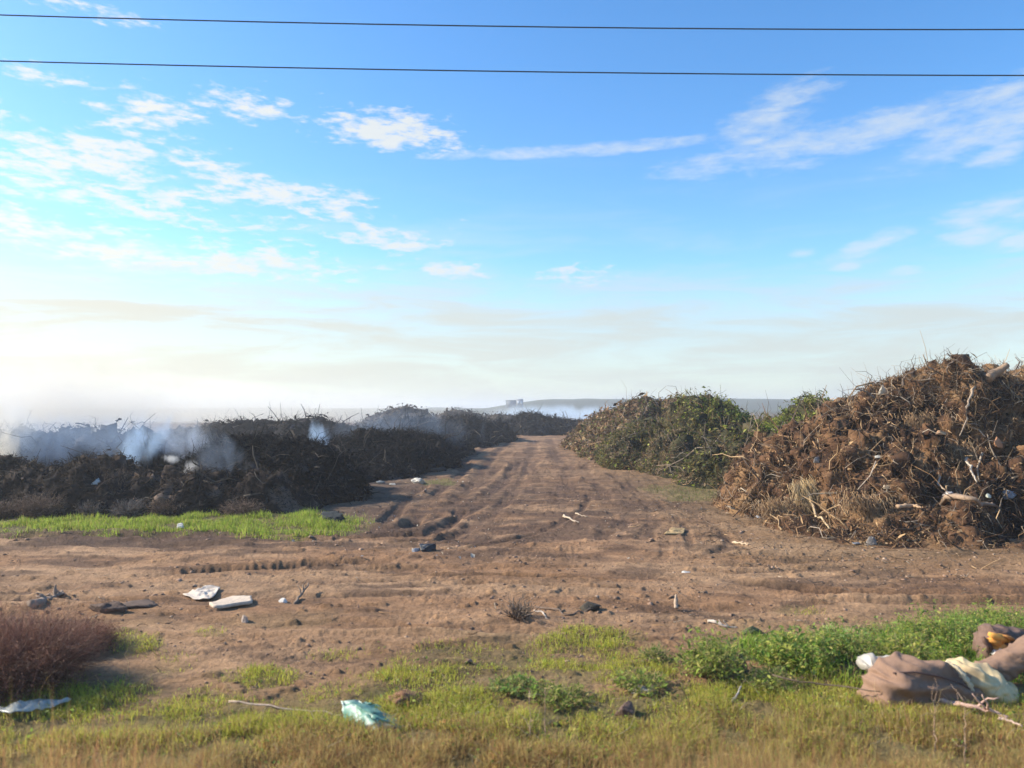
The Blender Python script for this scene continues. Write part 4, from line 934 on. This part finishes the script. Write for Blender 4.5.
# fan of straw coloured fronds
p = on_heap(big, 806, 492, .12)
rt = thing('dead_frond', 'fan of dry straw coloured palm fronds spilling down the brown heap', 'dead frond', tuple(p))
n = 420; th = rg_.uniform(-.55, .45, n); D = np.stack([np.sin(th) * .9 + .25, -.55 + rg_.normal(size=n) * .1, -1.0 + 0 * th], 1)
g = Geo(p); g.add(*sticks(p + rg_.normal(size=(n, 3)) * np.array([.12, .06, .08]), D, rg_.uniform(.3, .85, n), .006, pick([(.45, .32, .16), (.35, .24, .12), (.5, .38, .22), (.25, .2, .13)], n, rg_), .25, 4, 3, rg_)); g.build('leaflets', M_litter, rt)
for k, (px, py, s_) in enumerate([(915, 418, .5), (862, 500, .4), (780, 505, .4), (955, 450, .35)]):
    p = on_heap(big, px, py, .1)
    rt = thing('dead_frond', ['hanging curtain of dry roots under the heap crest', 'pale dry grass clump in the middle of the heap foot', 'dry reddish frond near the dark hollow of the heap', 'tawny clump of stalks on the upper right of the heap'][k], 'dead frond', tuple(p))
    n = 260; D = np.stack([rg_.normal(size=n) * .4, -.5 + rg_.normal(size=n) * .15, -1 + rg_.normal(size=n) * .3], 1)
    g = Geo(p); g.add(*sticks(p + rg_.normal(size=(n, 3)) * np.array([.25, .05, .08]), D, rg_.uniform(.3, 1, n) * s_, .006, pick([(.36, .23, .12), (.28, .17, .09), (.4, .28, .16)], n, rg_), .25, 4, 3, rg_)); g.build('leaflets', M_litter, rt)

# litter on the burnt heaps
for k, (px, py, lab) in enumerate([(26, 477, 'white scrap lying on the burnt bank, first of three'), (35, 475, 'white scrap lying on the burnt bank, second of three'), (43, 474, 'white scrap lying on the burnt bank, third of three'), (97, 481, 'white scrap by itself below the blue smoke')]):
    p, n = hit(back if k < 3 else ledge, px, py); lump(lab, 'litter_scrap', 'litter', p + n * .04, (.09, .07, .08), (.75, .72, .66), M_plastic, seed=120 + k, rough=.5, ridge=True)

# ------------------------------------------------------------------ dry bushes behind the grass strip
RB = [(.13, .085, .06), (.2, .13, .09), (.09, .065, .05), (.26, .18, .13)]
for px, py, rx, rz, lab, sd_ in [(112, 510, .42, .75, 'tall round brown dry bush rising in front of the burnt bank', 1), (40, 517, .42, .42, 'low dark red dry bush left behind the grass strip', 2), (168, 515, .35, .3, 'low brown dry bush right of the tall round one', 3), (92, 516, .3, .26, 'thin grey dry bush just left of the tall round one', 4), (130, 516, .35, .3, 'grey twiggy dry bush at the foot of the tall round one', 5), (243, 516, .5, .3, 'faded brown dry bush at the right end of the burnt bank', 6), (4, 518, .3, .3, 'small dry bush at the left end of the grass strip', 7)]:
    p = on_ground(px, py); bush(lab, 'dry_bush', 'dry bush', p, rx, rz, 900, RB if sd_ not in (4, 5) else [(.2, .18, .16), (.28, .25, .22), (.14, .12, .1)], rz * .75, .004, seed=130 + sd_, group='dry bushes behind the grass strip', leaf=RB, leafn=1500, lsize=.018, mat=M_litter)
p = on_ground(14, 512); bush('small plant with pale flowers behind the grass strip', 'flowering_plant', 'plant', p, .5, .3, 200, [(.12, .2, .05)], .25, .004, seed=140, leaf=[(.13, .22, .05), (.6, .6, .5), (.1, .17, .05)], leafn=500, lsize=.035)

# ------------------------------------------------------------------ foreground
RD = [(.24, .105, .07), (.29, .14, .09), (.16, .07, .05), (.32, .19, .13)]
bush('large feathery reddish brown dry bush at the left edge', 'dry_bush', 'dry bush', on_ground(20, 690) + np.array([-.15, .1, 0]), .75, .55, 5200, RD, .36, .0022, seed=150, leaf=RD, leafn=9000, lsize=.008, mat=M_litter, ry=.6)
bush('lower tuft of reddish dry stalks beside the large feathery bush', 'dry_bush', 'dry bush', on_ground(82, 650), .33, .22, 1500, RD, .2, .002, seed=151, leaf=RD, leafn=2500, lsize=.007, mat=M_litter)
sheet_thing('pale grey sheet half buried in the grass at the lower left edge', 'plastic_sheet', 'plastic sheet', [(-12, 716), (10, 715), (30, 709), (50, 706), (72, 707), (62, 712), (36, 717), (10, 720)], (.55, .56, .5), crumple=.03, seed=152, up=.05, dome=.02)
LW = [(.20, .33, .045), (.26, .39, .06), (.14, .24, .04), (.34, .44, .10)]
WEEDS = [(712, 676, .2, .26, 'round bright green weed clump left of the dark stump'), (796, 664, .4, .2, 'broad bright green weed clump right of the dark stump'), (840, 655, .3, .2, 'taller green weed clump joined to the broad one'), (905, 668, .26, .24, 'tuft of long green leaves over the white sack'), (950, 650, .5, .26, 'large lush weed clump behind the brown cushion'), (1005, 636, .45, .24, 'lush weed clump at the right edge above the broken log'),
         (655, 662, .11, .12, 'small leafy plant alone on bare soil'), (560, 700, .32, .09, 'low spreading weed in the middle of the grass'), (640, 688, .28, .10, 'low weed clump around the pale flat stone'), (515, 690, .26, .08, 'low green weed left of the spreading one'), (770, 686, .3, .1, 'pale green weed clump in front of the dark stump'), (890, 640, .36, .14, 'weed clump between the track and the white sack')]
for k, (px, py, rx, rz, lab) in enumerate(WEEDS):
    vr = np.random.default_rng(300 + k); pal = [tuple(np.array(q) * vr.uniform(.8, 1.15) * np.array([vr.uniform(.9, 1.5), 1, vr.uniform(.8, 1.4)])) for q in LW] + ([(.4, .36, .1)] if rz > .15 else [(.36, .38, .08), (.3, .3, .08), (.4, .33, .12)])
    bush(lab, 'weed_clump', 'weed', on_ground(px, py), rx, rz, 260, [(.14, .2, .06), (.3, .3, .1), (.4, .3, .16)], rz * .95, .0025, seed=160 + k, leaf=pal, leafn=int((2300 if rz > .15 else 600) * rx / .3), lsize=float(vr.uniform(.011, .02)), group='green weed clumps in the foreground')
lump('weathered dark stump standing among the weed clumps', 'tree_stump', 'stump', on_ground(742, 672), (.042, .042, .14), (.12, .095, .065), M_wood, seed=180, rough=.35, fr=1.4)
lump('pale flat stone in the green grass', 'stone', 'stone', on_ground(642, 691), (.12, .07, .035), (.5, .42, .34), seed=181)
lump('dark brown pointed stone sticking out of the grass', 'stone', 'stone', on_ground(626, 715), (.07, .05, .08), (.14, .09, .07), seed=182, rough=.4)
branch_thing('short white stick in the grass below the dark stump', [(731, 703), (736, 700), (741, 694)], .01, (.55, .48, .42), lifts=[0, .02, .05], seed=183)
lump('reddish brown mound of loose soil in the grass', 'soil_mound', 'soil mound', on_ground(408, 702), (.125, .1, .07), (.2, .105, .06), seed=184, rough=.7, fr=3.4, sink=.3)
lump('tiny white scrap in the grass right of the soil mound', 'litter_scrap', 'litter', on_ground(474, 716), (.04, .03, .02), (.7, .68, .64), M_plastic, seed=185, rough=.4, ridge=True)
lump('crumpled orange yellow wrapper in the grass', 'wrapper', 'wrapper', on_ground(450, 726), (.075, .04, .035), (.75, .42, .12), M_plastic, seed=186, rough=.55, ridge=True, fr=2)
b = lump('crumpled pale green plastic bag in the grass', 'plastic_bag', 'bag', on_ground(365, 725), (.185, .12, .125), (.2, .42, .33), M_plastic, sub=4, seed=187, rough=.5, fr=2.0, ridge=True, col2=(.62, .72, .66))
branch_thing('long thin dry stick in the grass left of the green bag', [(228, 702), (262, 706), (300, 711), (345, 716)], .009, (.42, .32, .24), up=.03, seed=188, wig=.006)
branch_thing('dark thin stick in the weeds left of the brown cushion', [(772, 676), (800, 682), (835, 686), (880, 692)], .007, (.14, .1, .07), up=.1, seed=189, wig=.004)
branch_thing('pinkish peeled branch in the grass before the brown cushion', [(938, 701), (965, 708), (990, 712), (1008, 720)], .02, (.5, .33, .26), up=.04, twigs=3, seed=190, tl=.18)
branch_thing('second peeled stick lying right of the pinkish branch', [(998, 719), (1010, 722), (1022, 727)], .012, (.55, .4, .32), up=.05, seed=191)
for k, (px, py, lab) in enumerate([(935, 762, 'spindly dry weed stem below the brown cushion'), (965, 765, 'branching dry weed stem at the lower right'), (530, 752, 'bare dry weed stem in the lower middle of the grass'), (545, 748, 'second dry weed stem right beside the bare one')]):
    branch_thing(lab, [(px, py), (px, py - 2), (px, py - 4)], .004, (.36, .25, .17), lifts=[0, .17, .36], twigs=5, seed=195 + k, tl=.16, name='dry_weed', cat='dry weed')


# ------------------------------------------------------------------ slumped brown upholstery with its cream cloth, white sack and broken log
def loft(g, rings, col, seed=1, fold=.02, fr=6.0, m=84, colfn=None):
    """rings: (centre, half width, half height, lean) joined along the body and given cloth folds"""
    K = len(rings); t = np.linspace(0, K - 1, (K - 1) * 14 + 1); A = np.array([np.concatenate([c, [a, b]]) for c, a, b in rings])
    i = np.floor(t).astype(int).clip(0, K - 2); u = (t - i)[:, None]
    g0 = np.vstack([2 * A[:1] - A[1:2], A, 2 * A[-1:] - A[-2:-1]]); p0, p1, p2, p3 = g0[i], g0[i + 1], g0[i + 2], g0[i + 3]
    Q = .5 * (2 * p1 + (p2 - p0) * u + (2 * p0 - 5 * p1 + 4 * p2 - p3) * u ** 2 + (3 * p1 - p0 - 3 * p2 + p3) * u ** 3)
    Tn = unit(np.gradient(Q[:, :3], axis=0)); side = unit(np.cross(Tn, np.array([0, 0, 1.]))); upv = np.cross(side, Tn)
    th = np.arange(m) / m * 2 * np.pi; ct = np.sign(np.cos(th)) * np.abs(np.cos(th)) ** .8; st_ = np.sign(np.sin(th)) * np.abs(np.sin(th)) ** .8
    V = Q[:, None, :3] + side[:, None] * (ct[None] * Q[:, 3:4])[:, :, None] + upv[:, None] * (st_[None] * Q[:, 4:5])[:, :, None]
    N = unit(V - Q[:, None, :3]); V = V.reshape(-1, 3); N = N.reshape(-1, 3)
    wx = V[:, 0] + .06 * fbm(V[:, 0] * 4, V[:, 1] * 4, V[:, 2] * 4, octv=2, seed=seed + 8)
    cr = np.maximum(fbm((wx * .5 + V[:, 2]) * fr * 2.2, V[:, 1] * fr * .8, (V[:, 2] - wx * .35) * fr * .9, octv=2, seed=seed + 6, ridge=True), 0) ** 1.5
    d = fold * (.9 * cr + fbm(V[:, 0] * fr, V[:, 1] * fr, V[:, 2] * fr, octv=3, seed=seed) + .8 * fbm(V[:, 0] * fr * .7 + 3, V[:, 1] * fr * .7, V[:, 2] * fr * 2.2, octv=2, seed=seed + 4, ridge=True))
    V = V + N * d[:, None]
    n = len(t); k = np.arange(m); base = (np.arange(n - 1) * m)[:, None]
    f = np.stack([base + k, base + (k + 1) % m, base + m + (k + 1) % m, base + m + k], -1).reshape(-1, 4)
    c = np.tile(np.array(col, float), (len(V), 1))
    if colfn is not None: c = colfn(V, c)
    g.add(V, [f, k[::-1][None], (k + (n - 1) * m)[None]], c)


def A_(px, py, d, dz=0): return at(px, py, d) + np.array([0, 0, dz])


rt = thing('upholstered_cushion', 'slumped brown cloth cushion with a torn cream middle and a raised brown arm', 'cushion', tuple(gp(940, 708)))
o0 = gp(940, 708)
g = Geo(o0); loft(g, [(A_(868, 712, 5.75), .05, .02), (A_(876, 705, 5.78), .13, .055), (A_(889, 692, 5.8), .17, .14), (A_(899, 686, 5.82), .18, .19), (A_(925, 688, 5.86), .19, .185), (A_(948, 693, 5.88), .18, .165), (A_(965, 699, 5.88), .15, .13), (A_(977, 705, 5.88), .10, .07)], (.25, .155, .105), seed=1, fold=.045, fr=4.5)
g.build('brown_cover', M_cloth, rt, True)
g = Geo(o0); loft(g, [(A_(925, 688, 5.98), .12, .12), (A_(948, 686, 5.96), .16, .145), (A_(968, 688, 5.93), .17, .145), (A_(985, 691, 5.9), .16, .125), (A_(1000, 694, 5.88), .13, .10), (A_(1006, 697, 5.88), .05, .04)], (.66, .5, .27), seed=5, fold=.055,
                  colfn=lambda V, c: c * (1 - .55 * sstep(fbm(V[:, 0] * 5, V[:, 1] * 5, V[:, 2] * 5, octv=3, seed=6), .05, .4))[:, None] + np.array([.2, .15, .11]) * (.55 * sstep(fbm(V[:, 0] * 5, V[:, 1] * 5, V[:, 2] * 5, octv=3, seed=6), .05, .4))[:, None])
g.build('cream_lining', M_cloth, rt, True)
g = Geo(o0); loft(g, [(A_(972, 680, 6.08), .07, .06), (A_(990, 671, 6.1), .09, .085), (A_(1008, 662, 6.12), .095, .09), (A_(1030, 652, 6.15), .1, .095), (A_(1056, 645, 6.2), .1, .09), (A_(1066, 643, 6.2), .05, .05)], (.25, .155, .105), seed=9, fold=.022)
g.build('raised_arm', M_cloth, rt, True)
g = Geo(o0); P = [A_(893, 673, 5.68), A_(915, 672, 5.66), A_(938, 676, 5.665), A_(958, 682, 5.68), A_(972, 690, 5.7)]
tube(g, resample(P, 24), .007, (.12, .075, .065), 6, .1); g.build('seam', M_cloth, rt, True)
g = Geo(o0); P = [A_(946, 661, 5.8), A_(958, 669, 5.74), A_(967, 680, 5.7), A_(974, 694, 5.7)]
tube(g, resample(P, 20, .004), np.linspace(.014, .02, 20), (.6, .5, .33), 7, .3); g.build('frayed_edge', M_cloth, rt, True)
g = Geo(o0); loft(g, [(A_(1000, 684, 5.86), .035, .05), (A_(1004, 693, 5.84), .04, .06), (A_(1003, 702, 5.82), .03, .04)], (.62, .5, .32), seed=12, fold=.03, fr=12)
g.build('frayed_tuft', M_cloth, rt, True)
# white sack
g = Geo(gp(880, 672)); loft(g, [(A_(861, 664, 6.05), .03, .012), (A_(870, 664, 6.06), .07, .03), (A_(885, 665, 6.08), .10, .045), (A_(898, 666, 6.08), .09, .045)], (.68, .63, .54), seed=15, fold=.035, fr=9, colfn=lambda V, c: c * (.8 + .4 * fbm(V[:, 0] * 9, V[:, 1] * 9, V[:, 2] * 9, octv=3, seed=3))[:, None])
o = g.build('white_sack', M_plastic, None, True); o.location = gp(880, 672); tag(o, 'crumpled dirty white sack lying against the left end of the brown cushion', 'sack')
# broken log with orange split face
q0 = gp(1000, 668); rt = thing('broken_log', 'hollow dark brown log with a bright orange split face in the weeds', 'log', tuple(q0))
def bark_ring(): return [(A_(985, 645, 6.55), .10, .135), (A_(1000, 645, 6.6), .12, .15), (A_(1020, 648, 6.7), .12, .14), (A_(1050, 652, 6.8), .11, .12), (A_(1075, 655, 6.9), .09, .1)]
g = Geo(q0); loft(g, bark_ring(), (.16, .10, .075), seed=20, fold=.03, fr=8); g.build('bark', M_wood, rt, True)
g = Geo(q0); 
for (x0, y0, x1, y1, r_, cc) in ((988, 634, 1010, 642, .035, (.72, .36, .08)), (986, 640, 1008, 648, .04, (.62, .28, .06)), (992, 646, 1012, 652, .03, (.68, .36, .1)), (984, 637, 992, 655, .025, (.12, .07, .05)), (1002, 636, 1014, 640, .02, (.5, .22, .06))):
    tube(g, resample([A_(x0, y0, 6.36), A_((x0 + x1) / 2, (y0 + y1) / 2 - 1, 6.34), A_(x1, y1, 6.42)], 7, .02), np.array([.5, .8, 1, .95, .8, .6, .3]) * r_, cc, 6, .25)
g.build('split_face', M_wood, rt, True)
g = Geo(q0); loft(g, [(A_(992, 652, 6.36), .02, .012), (A_(998, 652, 6.36), .04, .03), (A_(1004, 651, 6.38), .02, .015)], (.75, .68, .6), seed=22, fold=.02, fr=12); g.build('pale_splinter', M_wood, rt, True)

# ------------------------------------------------------------------ air and smoke
def volume_mat(name, color, dens, aniso, scale=0, falloff=True, thr=.45, emis=None):
    def b(T, out):
        pv = T.node('ShaderNodeVolumePrincipled'); pv.inputs['Color'].default_value = (*color, 1); pv.inputs['Anisotropy'].default_value = aniso
        if scale:
            tc = T.node('ShaderNodeTexCoord').outputs['Object']
            ge = T.node('ShaderNodeNewGeometry').outputs['Position']
            mp = T.node('ShaderNodeMapping'); T.l.new(ge, mp.inputs[0]); mp.inputs['Scale'].default_value = (1.25, 1, .6); mp.inputs['Rotation'].default_value = (0, .35, 0)
            n = T.noise(mp.outputs[0], scale * 1.5, 6, .62, 1.1)
            ln = T.node('ShaderNodeVectorMath', operation='LENGTH'); T.l.new(tc, ln.inputs[0])
            fall = T.smooth(T.m('SUBTRACT', 1.0, ln.outputs['Value']), 0.0, .75)
            fl = T.m('SUBTRACT', 1.0, ln.outputs['Value'])
            d = T.m('MULTIPLY', T.m('MULTIPLY', T.smooth(T.m('ADD', n, T.m('MULTIPLY', T.m('SUBTRACT', fl, .5), .75)), thr + .06, thr + .34), T.smooth(fl, 0.0, .4)), dens)
            T.l.new(d, pv.inputs['Density'])
        else: pv.inputs['Density'].default_value = dens
        T.l.new(pv.outputs[0], out.inputs['Volume'])
    return material(name, b)


g = Geo(); box(g, -3100, 3100, -320, 1960, -1.1, 14, (1, 1, 1))
tag(g.build('haze', volume_mat('air_haze', (.93, .96, 1.0), .0013, .3)), 'thin pale smoke haze filling the air over the dump', 'haze', kind='stuff')


def smoke(label, px, py, d, rx, ry, rz, color, dens, scale, tilt=0, thr=.42, aniso=.0):
    import bmesh
    bm = bmesh.new(); bmesh.ops.create_icosphere(bm, subdivisions=3, radius=1); me = bpy.data.meshes.new('smoke'); bm.to_mesh(me); bm.free()
    o = bpy.data.objects.new('smoke', me); COL.objects.link(o); o.location = at(px, py, d); o.scale = (rx, ry, rz); o.rotation_euler = (0, R(tilt), 0)
    me.materials.append(volume_mat('smoke', color, dens, aniso, scale, thr=thr))
    tag(o, label, 'smoke', kind='stuff')


BL = (.62, .80, 1.0); WH = (.98, .97, .93)
smoke('blue smoke rising between two burnt heaps at the left', 133, 455, 19.3, .8, .8, 1.5, BL, 2.4, 1.3, 18, thr=.42)
smoke('wisp of blue smoke leaning over the notch between the left heaps', 158, 440, 18.9, .4, .5, 1.3, BL, 1.8, 1.4, 28, thr=.40)
smoke('white smoke at the foot of the blue plume', 130, 472, 18.2, .4, .4, .3, (.97, .98, 1), 9.0, 2.2, thr=.3)
smoke('pale smoke drifting over the far left burnt heap', 14, 436, 21.0, 1.3, 1.1, 1.7, WH, 1.5, .9, 12, thr=.4)
smoke('thin blue smoke over the rounded burnt heap', 185, 440, 19.0, 1.5, 1.0, 1.1, (.8, .88, 1), .7, 1.1, 20)
smoke('faint blue smoke seeping from the face of the rounded burnt heap', 215, 455, 17.0, 1.6, .5, .9, (.66, .8, 1.0), .35, 1.0, 20, thr=.38)
smoke('blue smoke in the gap before the ragged burnt heap', 320, 440, 22.6, .75, .7, 1.1, BL, 2.2, 1.4, -14, thr=.42)
smoke('blue veil of smoke hanging over the left burnt heaps', 80, 440, 20.6, 6.5, 1.6, 1.5, (.62, .78, 1.0), .42, .6, thr=.38)
smoke('warm white smoke behind the left burnt heaps', 60, 412, 30, 10, 4, 3.0, (1.0, .96, .88), .35, .4, thr=.34)
smoke('pale smoke caught in the notch of the left burnt heap', 112, 432, 22.4, .9, .7, .5, (1.0, .96, .9), 2.6, 1.6, thr=.34)
smoke('drifting blue smoke over the middle of the burnt row', 400, 428, 33, 7, 4, 2.0, (.62, .78, 1.0), .10, .4)
smoke('broad bank of bluish smoke across the end of the track', 565, 420, 150, 34, 25, 5.0, (.72, .86, 1.0), .12, .07, thr=.34)
smoke('wide pale smoke low over the far ground at the left', 200, 412, 120, 80, 30, 7, (1.0, .97, .88), .07, .05, thr=.34)
smoke('tall warm smoke cloud drifting up at the far left', 40, 385, 160, 62, 40, 22, (1.0, .94, .8), .008, .035, thr=.33)
smoke('small white puff at the foot of the rounded burnt heap', 172, 459, 17.6, .42, .35, .2, (1, .98, .94), 4.5, 3.0, 20, thr=.4)
smoke('thin white puff low on the rounded burnt heap', 192, 470, 17.3, .35, .3, .35, (1, .98, .94), 3.0, 2.5, thr=.32)
smoke('dense warm smoke column at the left edge', 5, 455, 19.4, .5, .6, 1.6, (1, .93, .8), 2.6, 1.2, 10, thr=.40)
